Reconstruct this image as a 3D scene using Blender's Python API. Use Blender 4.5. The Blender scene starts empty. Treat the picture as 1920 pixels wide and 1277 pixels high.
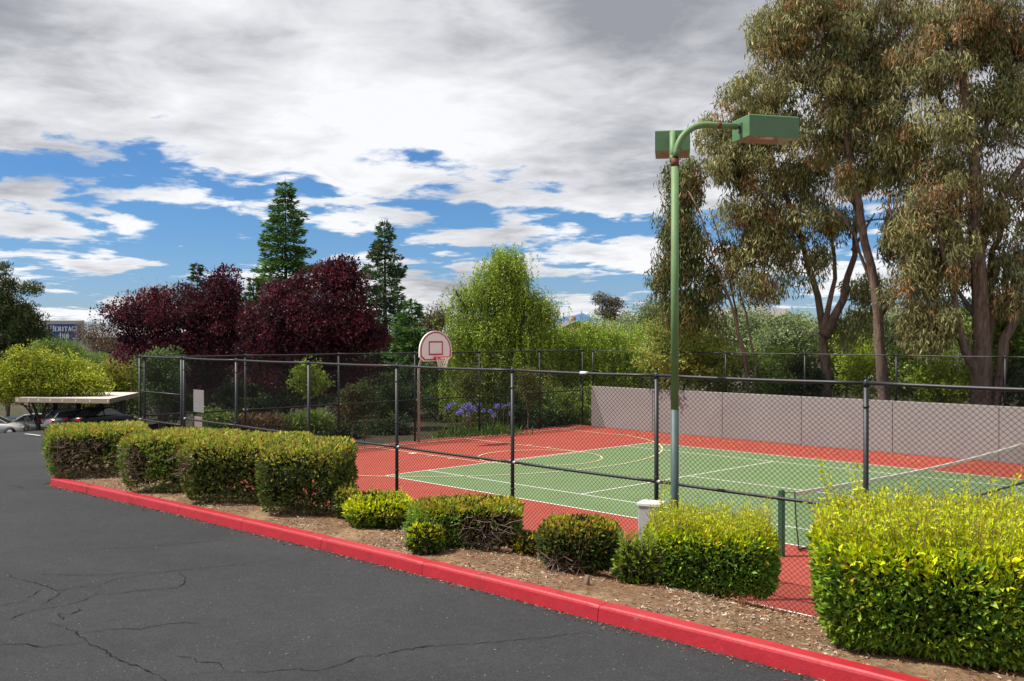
import bpy, math, random
import numpy as np
from mathutils import Vector
R = random.Random(11)
NR = np.random.default_rng(7)
scn = bpy.context.scene
COL = scn.collection

# ------------------------------------------------------------------ camera
F, PIT, YAW = 1826.4, -0.0051, -0.79794          # pixels of the 1920 px photograph, radians
CX, CY, CZ = 20.187, -15.152, 3.605              # metres; court surface is z = 0
W0, H0 = 1920, 1277
cam = bpy.data.cameras.new('camera'); camo = bpy.data.objects.new('camera', cam); COL.objects.link(camo)
cam.sensor_width = 36; cam.lens = 36 * F / W0; cam.clip_end = 9000; cam.clip_start = .05
camo.location = (CX, CY, CZ); camo.rotation_euler = (math.pi / 2 + PIT, 0, -YAW)
scn.camera = camo
FW = np.array([math.sin(YAW), math.cos(YAW), 0.]); RT = np.array([math.cos(YAW), -math.sin(YAW), 0.])
C0 = np.array([CX, CY, CZ])

# ------------------------------------------------------------------ sun, sky, exposure
SUN_EL, SX, SY = math.radians(57), -0.66, -0.75   # the sun stands high over the parking lot side
sl = bpy.data.lights.new('sun', 'SUN'); so = bpy.data.objects.new('sun', sl); COL.objects.link(so)
sl.energy = 5.0; sl.angle = math.radians(0.8); sl.color = (1, .95, .86)
sv = Vector((SX * math.cos(SUN_EL), SY * math.cos(SUN_EL), math.sin(SUN_EL)))
so.rotation_euler = sv.to_track_quat('Z', 'Y').to_euler(); so.location = (0, -10, 40)
scn.view_settings.view_transform = 'Standard'; scn.view_settings.look = 'None'
scn.view_settings.exposure = 0.35; scn.view_settings.gamma = 1
wd = bpy.data.worlds.new('World'); scn.world = wd; wd.use_nodes = True
wt = wd.node_tree; wt.nodes.clear()

def nd(t, typ, **kw):
    n = t.nodes.new(typ)
    for k, v in kw.items():
        if k.startswith('i_'):
            key = k[2:]
            n.inputs[int(key) if key.isdigit() else key.replace('_', ' ')].default_value = v
        else: setattr(n, k, v)
    return n

def mth(t, op, a, b=None, clamp=False):
    n = t.nodes.new('ShaderNodeMath'); n.operation = op; n.use_clamp = clamp
    for i, v in enumerate((a, b)):
        if v is None: continue
        if isinstance(v, (int, float)): n.inputs[i].default_value = v
        else: t.links.new(v, n.inputs[i])
    return n.outputs[0]

def ramp(t, fac, stops, interp='EASE'):
    n = t.nodes.new('ShaderNodeValToRGB'); n.color_ramp.interpolation = interp
    els = n.color_ramp.elements
    while len(els) < len(stops): els.new(.5)
    for e, (p, c) in zip(els, stops):
        e.position = p
        e.color = (c, c, c, 1) if isinstance(c, (int, float)) else (*c, 1)
    t.links.new(fac, n.inputs[0]); return n.outputs[0]

def mixc(t, fac, a, b, blend='MIX'):
    n = t.nodes.new('ShaderNodeMix'); n.data_type = 'RGBA'; n.blend_type = blend
    for s, v in ((n.inputs[0], fac), (n.inputs[6], a), (n.inputs[7], b)):
        if isinstance(v, (int, float)): s.default_value = v
        elif isinstance(v, tuple): s.default_value = (*v, 1)
        else: t.links.new(v, s)
    return n.outputs[2]

def build_world():
    t = wt; L = t.links.new
    sky = nd(t, 'ShaderNodeTexSky', sky_type='NISHITA', sun_disc=False, sun_elevation=SUN_EL,
             sun_rotation=math.atan2(SX, SY), altitude=200, air_density=1.0, dust_density=.2, ozone_density=1.6)
    tc = nd(t, 'ShaderNodeTexCoord'); sp = nd(t, 'ShaderNodeSeparateXYZ'); L(tc.outputs['Generated'], sp.inputs[0])
    x, y, z = sp.outputs
    zc = mth(t, 'ADD', mth(t, 'MAXIMUM', z, 0.0), .10)
    cb = nd(t, 'ShaderNodeCombineXYZ'); L(mth(t, 'DIVIDE', x, zc), cb.inputs[0]); L(mth(t, 'DIVIDE', y, zc), cb.inputs[1]); cb.inputs[2].default_value = 3.7
    def noise(scale, detail, rough, dist, off):
        mp = nd(t, 'ShaderNodeMapping'); L(cb.outputs[0], mp.inputs[0]); mp.inputs['Location'].default_value = off
        n = nd(t, 'ShaderNodeTexNoise', i_Scale=scale, i_Detail=detail, i_Roughness=rough, i_Distortion=dist); L(mp.outputs[0], n.inputs[0]); return n.outputs[0]
    n1 = noise(.85, 10, .56, .15, (4.4, 17.7, 5))
    n2 = noise(.72, 6, .46, .1, (15.5, 12.2, 7))
    n3 = noise(3.2, 8, .58, .3, (5.0, 8.0, 2))
    # the cloud deck's edge runs slantwise over the sky: heavier overhead and to the right, broken towards the horizon
    side = mth(t, 'ADD', mth(t, 'MULTIPLY', x, float(RT[0])), mth(t, 'MULTIPLY', y, float(RT[1])))
    ze = mth(t, 'ADD', z, mth(t, 'MULTIPLY', side, .05))
    bias = ramp(t, ze, [(0, .56), (.04, .545), (.085, .495), (.125, .54), (.18, .70), (.28, .84)], 'LINEAR')
    dens = mth(t, 'ADD', mth(t, 'ADD', mth(t, 'MULTIPLY', mth(t, 'SUBTRACT', n1, .5), 1.7), mth(t, 'MULTIPLY', mth(t, 'SUBTRACT', n3, .5), .75)), bias)
    mask = ramp(t, dens, [(.47, 0), (.60, 1)])
    thick = ramp(t, dens, [(.50, 0), (1.0, 1)], 'LINEAR')
    sh = mth(t, 'ADD', mth(t, 'MULTIPLY', mth(t, 'SUBTRACT', n2, .5), 3.0), mth(t, 'ADD', mth(t, 'MULTIPLY', mth(t, 'SUBTRACT', n3, .5), .8), .375))
    sh = mth(t, 'ADD', sh, mth(t, 'MULTIPLY', thick, .30))
    low = ramp(t, z, [(.08, .0), (.25, .25)], 'LINEAR')
    sh = mth(t, 'ADD', sh, mth(t, 'SUBTRACT', low, .2), True)
    cc = ramp(t, sh, [(.15, (7.8, 7.85, 8.0)), (.52, (5.8, 5.85, 6.05)), (.82, (3.7, 3.75, 4.0)), (1, (2.7, 2.75, 3.0))], 'LINEAR')
    blue = mixc(t, 1.0, sky.outputs[0], ramp(t, z, [(0, (.42, .55, .88)), (.12, (.33, .56, .84))], 'LINEAR'), 'MULTIPLY')
    col = mixc(t, mth(t, 'MULTIPLY', mask, .96), blue, cc)
    bg = nd(t, 'ShaderNodeBackground', i_Strength=.1); L(col, bg.inputs[0])
    out = nd(t, 'ShaderNodeOutputWorld'); L(bg.outputs[0], out.inputs[0])
build_world()

# ------------------------------------------------------------------ pixel -> place
def ray(px, py):
    ri = (px - W0 / 2) / F; up = -(py - H0 / 2) / F
    f1 = math.cos(PIT) - math.sin(PIT) * up; u1 = math.sin(PIT) + math.cos(PIT) * up
    return RT * ri + FW * f1 + np.array([0, 0, u1])
def at(px, py, depth):
    d = ray(px, py); return C0 + d * depth / d.dot(FW)
def on_z(px, py, z=0.): d = ray(px, py); return C0 + d * (z - CZ) / d[2]
def on_y(px, py, Y): d = ray(px, py); return C0 + d * (Y - CY) / d[1]
def on_x(px, py, X): d = ray(px, py); return C0 + d * (X - CX) / d[0]
def depth_of(p): return float((np.array(p) - C0).dot(FW))
def za(X):                                        # height of the parking lot, falling away to the left
    X = min(X, 20.); return .62 + .033 * X - .0008 * X * X
FENCE_Y, KERB_Y, WALL_Y, BACK_X = -3.85, -8.22, 14.05, -5.85
def hit(px, py, fn):
    d = ray(px, py); lo = 2.
    while lo < 150:
        p = C0 + d * lo
        if p[2] < fn(p[0], p[1]): return p
        lo += .02
    return p
def hit_lot(px, py): return hit(px, py, lambda x, y: za(x))

# ------------------------------------------------------------------ materials
MATS = {}
def mat(name, color, rough=.7, noise=None, metal=0., bump=0., bscale=40., spec=.5, stain=None, wear=None):
    """plain procedural surface: base colour with noise (scale, amount), fine relief and optional large stains"""
    if name in MATS: return MATS[name]
    m = bpy.data.materials.new(name); m.use_nodes = True; t = m.node_tree; b = t.nodes['Principled BSDF']
    b.inputs['Roughness'].default_value = rough; b.inputs['Metallic'].default_value = metal
    b.inputs['Specular IOR Level'].default_value = spec
    tc = nd(t, 'ShaderNodeTexCoord').outputs['Object']
    col = None
    if noise:
        n = nd(t, 'ShaderNodeTexNoise', i_Scale=noise[0], i_Detail=7, i_Roughness=.65); t.links.new(tc, n.inputs[0])
        k = noise[1]; r = ramp(t, n.outputs[0], [(.25, tuple(c * (1 - k) for c in color)), (.75, tuple(min(1, c * (1 + k)) for c in color))], 'LINEAR'); col = r
    if stain:                                     # (scale, colour, low, high)
        n = nd(t, 'ShaderNodeTexNoise', i_Scale=stain[0], i_Detail=6, i_Roughness=.6, i_Distortion=.6); t.links.new(tc, n.inputs[0])
        f = ramp(t, n.outputs[0], [(stain[2], 0), (stain[3], 1)])
        col = mixc(t, f, col if col else color, stain[1])
    if wear:                                      # small chips, scuffs or rust: (scale, colour, low, high)
        n = nd(t, 'ShaderNodeTexNoise', i_Scale=wear[0], i_Detail=9, i_Roughness=.72); t.links.new(tc, n.inputs[0])
        col = mixc(t, ramp(t, n.outputs[0], [(wear[2], 0), (wear[3], 1)]), col if col else color, wear[1])
    if col: t.links.new(col, b.inputs['Base Color'])
    else: b.inputs['Base Color'].default_value = (*color, 1)
    if bump:
        n = nd(t, 'ShaderNodeTexNoise', i_Scale=bscale, i_Detail=6, i_Roughness=.6); t.links.new(tc, n.inputs[0])
        bp = nd(t, 'ShaderNodeBump', i_Strength=bump, i_Distance=.02); t.links.new(n.outputs[0], bp.inputs['Height']); t.links.new(bp.outputs[0], b.inputs['Normal'])
    MATS[name] = m; return m

def leaf_material(name, trans=.3, rough=.58, spec=.25):
    m = bpy.data.materials.new(name); m.use_nodes = True; t = m.node_tree; b = t.nodes['Principled BSDF']; o = t.nodes['Material Output']
    a = nd(t, 'ShaderNodeAttribute', attribute_name='Col')
    n = nd(t, 'ShaderNodeTexNoise', i_Scale=9., i_Detail=3); 
    r = ramp(t, n.outputs[0], [(.3, .82), (.7, 1.15)], 'LINEAR')
    c = mixc(t, 1., a.outputs['Color'], r, 'MULTIPLY')
    t.links.new(c, b.inputs['Base Color']); b.inputs['Roughness'].default_value = rough; b.inputs['Specular IOR Level'].default_value = spec
    tr = nd(t, 'ShaderNodeBsdfTranslucent'); t.links.new(c, tr.inputs[0])
    mx = nd(t, 'ShaderNodeMixShader'); mx.inputs[0].default_value = trans
    t.links.new(b.outputs[0], mx.inputs[1]); t.links.new(tr.outputs[0], mx.inputs[2]); t.links.new(mx.outputs[0], o.inputs[0])
    return m
LEAF = leaf_material('leaf'); NEEDLE = leaf_material('needle', .15, .6, .2)

def bark_material(name, c0, c1, sc=6.):
    m = bpy.data.materials.new(name); m.use_nodes = True; t = m.node_tree; b = t.nodes['Principled BSDF']
    tc = nd(t, 'ShaderNodeTexCoord').outputs['Object']; mp = nd(t, 'ShaderNodeMapping'); mp.inputs['Scale'].default_value = (sc, sc, sc * .22); t.links.new(tc, mp.inputs[0])
    n = nd(t, 'ShaderNodeTexNoise', i_Scale=1.6, i_Detail=8, i_Roughness=.7, i_Distortion=.5); t.links.new(mp.outputs[0], n.inputs[0])
    t.links.new(ramp(t, n.outputs[0], [(.35, c0), (.65, c1)], 'LINEAR'), b.inputs['Base Color']); b.inputs['Roughness'].default_value = .9
    bp = nd(t, 'ShaderNodeBump', i_Strength=.9, i_Distance=.05); t.links.new(n.outputs[0], bp.inputs['Height']); t.links.new(bp.outputs[0], b.inputs['Normal'])
    return m
BARK = bark_material('eucalyptus_bark', (.07, .042, .032), (.24, .16, .125))
BARK_PALE = bark_material('pale_bark', (.14, .085, .06), (.36, .24, .18), 12)
BARK_DARK = bark_material('dark_bark', (.03, .02, .016), (.12, .085, .065), 9)
TWIG = mat('dry_twig', (.17, .115, .09), .9, (20, .4))
STEM = mat('green_stem', (.12, .10, .04), .8, (20, .3))
BLACK = mat('black_vinyl_pipe', (.011, .013, .017), .5, (6, .25), 0, .04, 60)
WIRE = mat('black_vinyl_wire', (.006, .007, .008), .6, spec=.2)
GALV = mat('galvanised_steel', (.42, .43, .44), .4, (30, .2), .7)

# ------------------------------------------------------------------ mesh helpers
class MB:
    def __init__(s): s.v = []; s.f = []
    def add(s, vs, fs):
        o = len(s.v); s.v += [tuple(map(float, p)) for p in vs]; s.f += [tuple(i + o for i in q) for q in fs]; return s
    def box(s, lo, hi):
        (a, b, c), (d, e, f) = lo, hi
        return s.add([(a,b,c),(d,b,c),(d,e,c),(a,e,c),(a,b,f),(d,b,f),(d,e,f),(a,e,f)], [(3,2,1,0),(4,5,6,7),(0,1,5,4),(1,2,6,5),(2,3,7,6),(3,0,4,7)])
    def bbox(s, lo, hi, b=.01):                     # bevelled box (chamfered vertical and top edges)
        (x0,y0,z0),(x1,y1,z1) = lo, hi
        def ring(i, z): return [(x0+b+i,y0+i,z),(x1-b-i,y0+i,z),(x1-i,y0+b+i,z),(x1-i,y1-b-i,z),(x1-b-i,y1-i,z),(x0+b+i,y1-i,z),(x0+i,y1-b-i,z),(x0+i,y0+b+i,z)]
        rs = [ring(b*.7, z0), ring(0, z0+b), ring(0, z1-b), ring(b*.7, z1)]
        vs = sum(rs, []); fs = [tuple(range(7,-1,-1)), tuple(range(24,32))]
        for k in range(3):
            for i in range(8): j = (i+1) % 8; fs.append((k*8+i, k*8+j, k*8+8+j, k*8+8+i))
        return s.add(vs, fs)
    def tube(s, pts, rad, n=6, cap=True):
        pts = [np.array(p, float) for p in pts]; m = len(pts)
        if isinstance(rad, (int, float)): rad = [rad] * m
        vs = []; u = None
        for i in range(m):
            d = pts[min(i+1, m-1)] - pts[max(i-1, 0)]; d = d / (np.linalg.norm(d) + 1e-9)
            if u is None:
                u = np.cross(d, (0, 0, 1.) if abs(d[2]) < .9 else (1., 0, 0))
            else: u = u - d * u.dot(d)
            u = u / (np.linalg.norm(u) + 1e-9); w = np.cross(d, u)
            for k in range(n):
                a = 2 * math.pi * k / n; vs.append(pts[i] + (u * math.cos(a) + w * math.sin(a)) * rad[i])
        fs = [(i*n+k, i*n+(k+1) % n, (i+1)*n+(k+1) % n, (i+1)*n+k) for i in range(m-1) for k in range(n)]
        if cap: fs += [tuple(range(n-1, -1, -1)), tuple(range((m-1)*n, m*n))]
        return s.add(vs, fs)
    def lathe(s, prof, n=16, c=(0, 0, 0), axis=2):
        vs = []
        for r, h in prof:
            for k in range(n):
                a = 2*math.pi*k/n; p = [r*math.cos(a), r*math.sin(a), h]
                if axis == 1: p = [p[0], p[2], p[1]]
                if axis == 0: p = [p[2], p[0], p[1]]
                vs.append((p[0]+c[0], p[1]+c[1], p[2]+c[2]))
        m = len(prof); fs = [(i*n+k, i*n+(k+1) % n, (i+1)*n+(k+1) % n, (i+1)*n+k) for i in range(m-1) for k in range(n)]
        fs += [tuple(range(n-1, -1, -1)), tuple(range((m-1)*n, m*n))]
        return s.add(vs, fs)
    def mesh(s, name, smooth=False):
        m = bpy.data.meshes.new(name); m.from_pydata(s.v, [], s.f); m.update()
        if smooth: m.polygons.foreach_set('use_smooth', [True] * len(m.polygons)); 
        return m
    def build(s, name, material, parent=None, smooth=False): return link(name, s.mesh(name, smooth), material, parent)

def link(name, me, material, parent=None):
    o = bpy.data.objects.new(name, me); COL.objects.link(o)
    if material and not me.materials: me.materials.append(material)
    if parent: o.parent = parent; o.matrix_parent_inverse.identity()
    return o
def tag(o, label=None, cat=None, group=None, kind=None):
    if label: o['label'] = label
    if cat: o['category'] = cat
    if group: o['group'] = group
    if kind: o['kind'] = kind
    return o
def thing(name, label, cat, loc=(0, 0, 0), rz=0., group=None):
    o = bpy.data.objects.new(name, None); COL.objects.link(o); o.empty_display_size = .2
    o.location = tuple(map(float, loc)); o.rotation_euler = (0, 0, rz); return tag(o, label, cat, group)
def np_mesh(name, V, T, cols=None):
    me = bpy.data.meshes.new(name); V = np.asarray(V, np.float32); T = np.asarray(T, np.int32); n = len(T); k = T.shape[1]
    me.vertices.add(len(V)); me.vertices.foreach_set('co', V.ravel())
    me.loops.add(n * k); me.loops.foreach_set('vertex_index', T.ravel())
    me.polygons.add(n); me.polygons.foreach_set('loop_start', np.arange(0, n * k, k, dtype=np.int32))
    me.update(calc_edges=True)
    if cols is not None:
        a = me.color_attributes.new('Col', 'FLOAT_COLOR', 'POINT'); a.data.foreach_set('color', np.c_[cols, np.ones(len(cols))].astype(np.float32).ravel())
    return me
def unit(a): return a / (np.linalg.norm(a, axis=-1, keepdims=True) + 1e-9)

class Leaves:
    """collects leaves as folded kites: base, two sides, tip"""
    def __init__(s): s.P = []; s.D = []; s.L = []; s.Wd = []; s.C = []
    def add(s, P, D, L, Wd, Cl):
        s.P.append(P); s.D.append(unit(D)); s.L.append(L); s.Wd.append(Wd); s.C.append(Cl)
    def build(s, name, parent, origin, material=None, kind='stuff'):
        P = np.concatenate(s.P) - np.asarray(origin); D = np.concatenate(s.D); L = np.concatenate(s.L)[:, None]; Wd = np.concatenate(s.Wd)[:, None]; Cl = np.concatenate(s.C)
        n = len(P); r = NR.normal(size=(n, 3)); S = unit(np.cross(D, r)); N = np.cross(S, D)
        m = P + D * L * .42 + N * Wd * .22
        V = np.stack([P, m + S * Wd * .5, P + D * L - N * L * .06, m - S * Wd * .5], 1).reshape(-1, 3)
        b = np.arange(n, dtype=np.int32)[:, None] * 4
        T = np.concatenate([b + [0, 2, 1], b + [0, 3, 2]], 1).reshape(-1, 3)
        o = link(name, np_mesh(name, V, T, np.repeat(np.clip(Cl, 0, 1), 4, 0)), material or LEAF, parent)
        return tag(o, kind=kind)
def pick(pal, n, var=.18):
    """palette [(weight, rgb)] -> n colours with small variation"""
    w = np.array([p[0] for p in pal], float); c = np.array([p[1] for p in pal])
    out = c[NR.choice(len(pal), n, p=w / w.sum())]
    return out * (1 + NR.normal(size=(n, 1)) * var).clip(.45, 1.7)
from mathutils import noise as mnoise
def nz(x, y, z=0., s=1.): return mnoise.noise(Vector((x * s, y * s, z)))

# ================================================================== THE SETTING
def kerb_y(X):
    if X > -.1: return KERB_Y
    if X > -8: return KERB_Y + (-.1 - X) * .40
    return KERB_Y + 3.16
def lot_edge(X): return kerb_y(X) if X > -8 else -5.06 + (-8 - X) * .55
def mulch_z(X, Y):                                # level behind the kerb, then a bank down to the fence
    a = za(X) + .115; b = .05 + .300 * (FENCE_Y - .05 - Y)
    h = max(0, .12 - abs(a - b)) / .12
    return max(.03, min(a, b) - h * h * .12 * .25)
def hit_mulch(px, py, tol=.07):
    p = hit(px, py, lambda x, y: mulch_z(x, y) + tol); p[2] = mulch_z(p[0], p[1]); return p
def ground_z(X, Y):
    if X > -6: return -.35
    return min(-.35, max(za(X), -4.5) - .35)

def terrain():
    def axis():
        a = [0.]; s = 2.
        while a[-1] < 4000:
            a.append(a[-1] + s)
            if a[-1] > 70: s *= 1.25
        return [-v for v in reversed(a[1:])] + a
    ax = axis(); n = len(ax); b = MB()
    b.v = [(x, y, ground_z(x, y) + (0.12 * nz(x, y, 0, .3) if x < -7 or y > 15 else 0) - (.1 if max(abs(x), abs(y)) > 70 else 0)) for y in ax for x in ax]
    b.f = [(j*n+i, j*n+i+1, (j+1)*n+i+1, (j+1)*n+i) for j in range(n-1) for i in range(n-1)]
    o = b.build('ground', mat('soil_and_litter', (.06, .045, .028), .95, (2.5, .45), 0, .6, 12, .2, (.35, (.035, .045, .018), .45, .62)), None, True)
    tag(o, 'dark soil and leaf litter under the trees', kind='structure')
    h = MB(); A = at(960, 629, 2600)
    for i in range(41):
        px = 940 + i * 9; k = max(0, 1 - abs(px - 1098) / 78.) ** .8 * 36 + max(0, 1 - abs(px - 1040) / 60.) * 16 + 6 * nz(px * .05, 3) + 6
        p = at(px, 629, 2600); q = at(px, 629, 3100)
        h.v += [(p[0], p[1], -10), (p[0] * .6 + q[0] * .4, p[1] * .6 + q[1] * .4, CZ + max(4, k) * 1.45), (q[0], q[1], -10)]
    h.f = [(i*3+j, i*3+3+j, i*3+4+j, i*3+1+j) for i in range(40) for j in range(2)]
    tag(h.build('hill', mat('haze_blue_ridge', (.07, .15, .30), 1, (.01, .25), spec=0), None, True), 'wooded ridge on the horizon, coloured haze blue', kind='structure')  # air haze is painted into the ridge as blue colour
terrain()

def parking_lot():
    xs = list(np.arange(-90, -10, 2.)) + list(np.arange(-10, 30, .4)) + list(np.arange(30, 61, 3.))
    b = MB(); M = 26
    for x in xs:
        e = lot_edge(x) + .06
        for j in range(M):
            y = e - 60 * (j / (M - 1)) ** 1.6
            b.v.append((x, y, za(x) + .012 * nz(x, y, 0, .35)))
    b.f = [(i*M+j, i*M+j+1, (i+1)*M+j+1, (i+1)*M+j) for i in range(len(xs)-1) for j in range(M-1)]
    m = bpy.data.materials.new('asphalt'); m.use_nodes = True; t = m.node_tree; s = t.nodes['Principled BSDF']; tc = nd(t, 'ShaderNodeTexCoord').outputs['Object']
    def N(sc, d=8, r=.6, dist=0.):
        n = nd(t, 'ShaderNodeTexNoise', i_Scale=sc, i_Detail=d, i_Roughness=r, i_Distortion=dist); t.links.new(tc, n.inputs[0]); return n.outputs[0]
    c = ramp(t, N(.45, 6, .6, .7), [(.3, (.014, .0155, .0185)), (.7, (.029, .0312, .035))], 'LINEAR')
    c = mixc(t, ramp(t, N(.55, 7, .65, 1.2), [(.60, 0), (.74, .75)]), c, (.062, .053, .040))          # dusty brown patches
    c = mixc(t, ramp(t, N(.9, 6, .6, .4), [(.62, 0), (.72, .55)]), c, (.014, .0145, .016))             # sealed darker patches
    c = mixc(t, .55, c, ramp(t, N(5.5, 9, .7, .5), [(.3, (.55, .55, .55)), (.7, (1.45, 1.44, 1.42))], 'LINEAR'), 'MULTIPLY')
    c = mixc(t, ramp(t, N(160, 3, .7), [(.35, .0), (.7, .75)]), c, (.064, .064, .066))                # aggregate
    c = mixc(t, .6, c, ramp(t, N(48, 4, .7), [(.35, (.6, .6, .6)), (.65, (1.4, 1.4, 1.4))], 'LINEAR'), 'MULTIPLY')
    c = mixc(t, ramp(t, N(38, 2, .5), [(.72, 0), (.76, .8)]), c, (.30, .28, .25))                     # pale specks
    t.links.new(c, s.inputs['Base Color']); s.inputs['Roughness'].default_value = .85; s.inputs['Specular IOR Level'].default_value = .14
    bp = nd(t, 'ShaderNodeBump', i_Strength=.35, i_Distance=.01); t.links.new(N(130, 5, .7), bp.inputs['Height']); t.links.new(bp.outputs[0], s.inputs['Normal'])
    o = b.build('parking_lot', m, None, True); tag(o, 'dark cracked asphalt of the parking lot', kind='structure')
    ck = mat('dark_crack', (.011, .011, .011), .95, spec=.1)  # dark ribbons drawn along the asphalt cracks
    S = 1 / 2.57
    c8 = [[(0,748),(38,752),(60,783),(135,798),(205,815),(255,838),(298,843),(370,826),(470,822),(540,795),(650,775),(780,757),(900,742),(1040,730),(1190,714),(1340,700),(1500,695)],
          [(120,885),(150,870),(190,842),(215,835)], [(298,845),(260,875),(215,900),(205,908)], [(0,920),(60,905),(120,893),(170,890)],
          [(870,748),(865,760),(895,778),(890,800),(870,828),(700,842),(560,857),(470,862),(440,850)],
          [(470,862),(400,890),(330,910),(260,925),(130,945),(60,980),(0,998)], [(390,920),(380,940),(340,960),(270,955),(300,975),(315,995)],
          [(130,1005),(200,1000),(270,1010),(330,1030),(370,1050),(410,1080),(430,1100),(500,1130),(550,1165),(620,1195),(700,1225),(760,1255),(800,1277),(860,1320)],
          [(370,1050),(470,1040),(560,1030),(680,1030),(760,1010),(850,998),(1000,1002)], [(-60,1118),(0,1112),(60,1106),(130,1103),(180,1120),(290,1110),(420,1098)],
          [(850,1160),(940,1170),(960,1187),(1060,1192),(1080,1215),(1075,1235)], [(130,765),(390,770),(510,768),(620,758),(780,757)],
          [(300,655),(600,640),(850,620),(1050,602),(1180,596)], [(20,330),(90,340),(130,355)]]
    c8 = [[(x * S, 780 + y * S) for x, y in c] for c in c8]
    c8.append([(800*S,780+1260*S),(900*S,780+1245*S),(1080*S,780+1235*S),(1250*S,780+1238*S),(1420*S,780+1225*S)] + [(560 + x / 2.743, 860 + y / 2.743) for x, y in [(0,1085),(95,1100),(150,1080),(230,1055),(320,1022),(400,1020),(520,988),(640,970),(760,965),(900,958),(1050,942),(1250,925),(1400,905),(1540,890),(1620,875)]])
    for c in c8:
        P = [hit_lot(*p)[:2] for p in c]; Q = []
        for a, q in zip(P, P[1:]):
            n = max(2, int(np.linalg.norm(q - a) / .05))
            for k in range(n): Q.append(a + (q - a) * k / n + NR.normal(size=2) * .011)
        b = MB(); L = len(Q)
        for i, p in enumerate(Q):
            d = Q[min(i+1, L-1)] - Q[max(i-1, 0)]; d = d / (np.linalg.norm(d) + 1e-9); w = (.0018 + .0042 * R.random() * (1 + (R.random() < .2))) * min(1, 4 * i / L + .1, 4 * (L - i) / L + .1)
            for sg in (-1, 1): b.v.append((p[0] - d[1] * w * sg, p[1] + d[0] * w * sg, za(p[0]) + .012 * nz(p[0], p[1], 0, .35) + .006))
        b.f = [(2*i, 2*i+1, 2*i+3, 2*i+2) for i in range(L-1)]
        b.build('crack', ck, o)
    wm = mat('white_road_paint', (.62, .61, .58), .7, (12, .2))
    for px, py, L in ((75, 818, 4.5), (-40, 822, 4.5), (300, 812, 4)):
        p = hit_lot(px, py); d = np.array([-1.04, .2]); d /= np.linalg.norm(d); b = MB()
        for k in range(5):
            q = p[:2] + d * L * k / 4
            for sg in (-.06, .06): b.v.append((q[0] - d[1] * sg, q[1] + d[0] * sg, za(q[0]) + .03))
        b.f = [(2*i, 2*i+1, 2*i+3, 2*i+2) for i in range(4)]
        b.build('parking_stripe', wm, o)
    return o
LOT = parking_lot()

def kerb():
    red = mat('red_kerb_paint', (.36, .014, .023), .5, (5, .16), 0, .22, 22, .45, (2.3, (.20, .016, .022), .54, .72), (7., (.22, .12, .11), .655, .70))
    root = thing('kerb', None, None); tag(root, 'red painted concrete kerb along the planting strip', kind='structure')
    jx = [hit_lot(*p)[0] for p in ((167,926),(250,945),(338.5,965),(459,993),(603,1031),(786,1080.6),(1121.4,1164.4))]
    jx = [-7.6, -5.2, -2.6, -.1] + jx + [17.4, 20.6, 23.8, 27]
    prof = [(0, -.06), (.004, 0), (.018, .118), (.026, .136), (.042, .149), (.17, .151), (.188, .142), (.195, .12), (.195, -.06)]
    for a, c in zip(jx, jx[1:]):
        if c - a < .05: continue
        n = max(4, int((c - a) / .12)); b = MB(); m = len(prof)
        for i in range(n + 1):
            x = a + .004 + (c - a - .008) * i / n; y = kerb_y(x); d = np.array([1, (kerb_y(x + .1) - kerb_y(x - .1)) / .2]); d /= np.linalg.norm(d)
            e = .006 if i in (0, n) else 0
            for o_, h in prof:
                w = .003 * nz(x * 3, o_ * 9 + h * 7, 1.); oo = o_ + w + (e if o_ < .1 else -e); hh = h + (w if h > .1 else 0) - (e if h > .13 else 0)
                b.v.append((x - d[1] * oo, y + d[0] * oo, za(x) + hh))
        b.f = [(i*m+j, (i+1)*m+j, (i+1)*m+j+1, i*m+j+1) for i in range(n) for j in range(m-1)] + [tuple(range(m-1, -1, -1)), tuple(n*m+j for j in range(m))]
        b.build('kerb_segment', red, root, False)
kerb()

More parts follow.
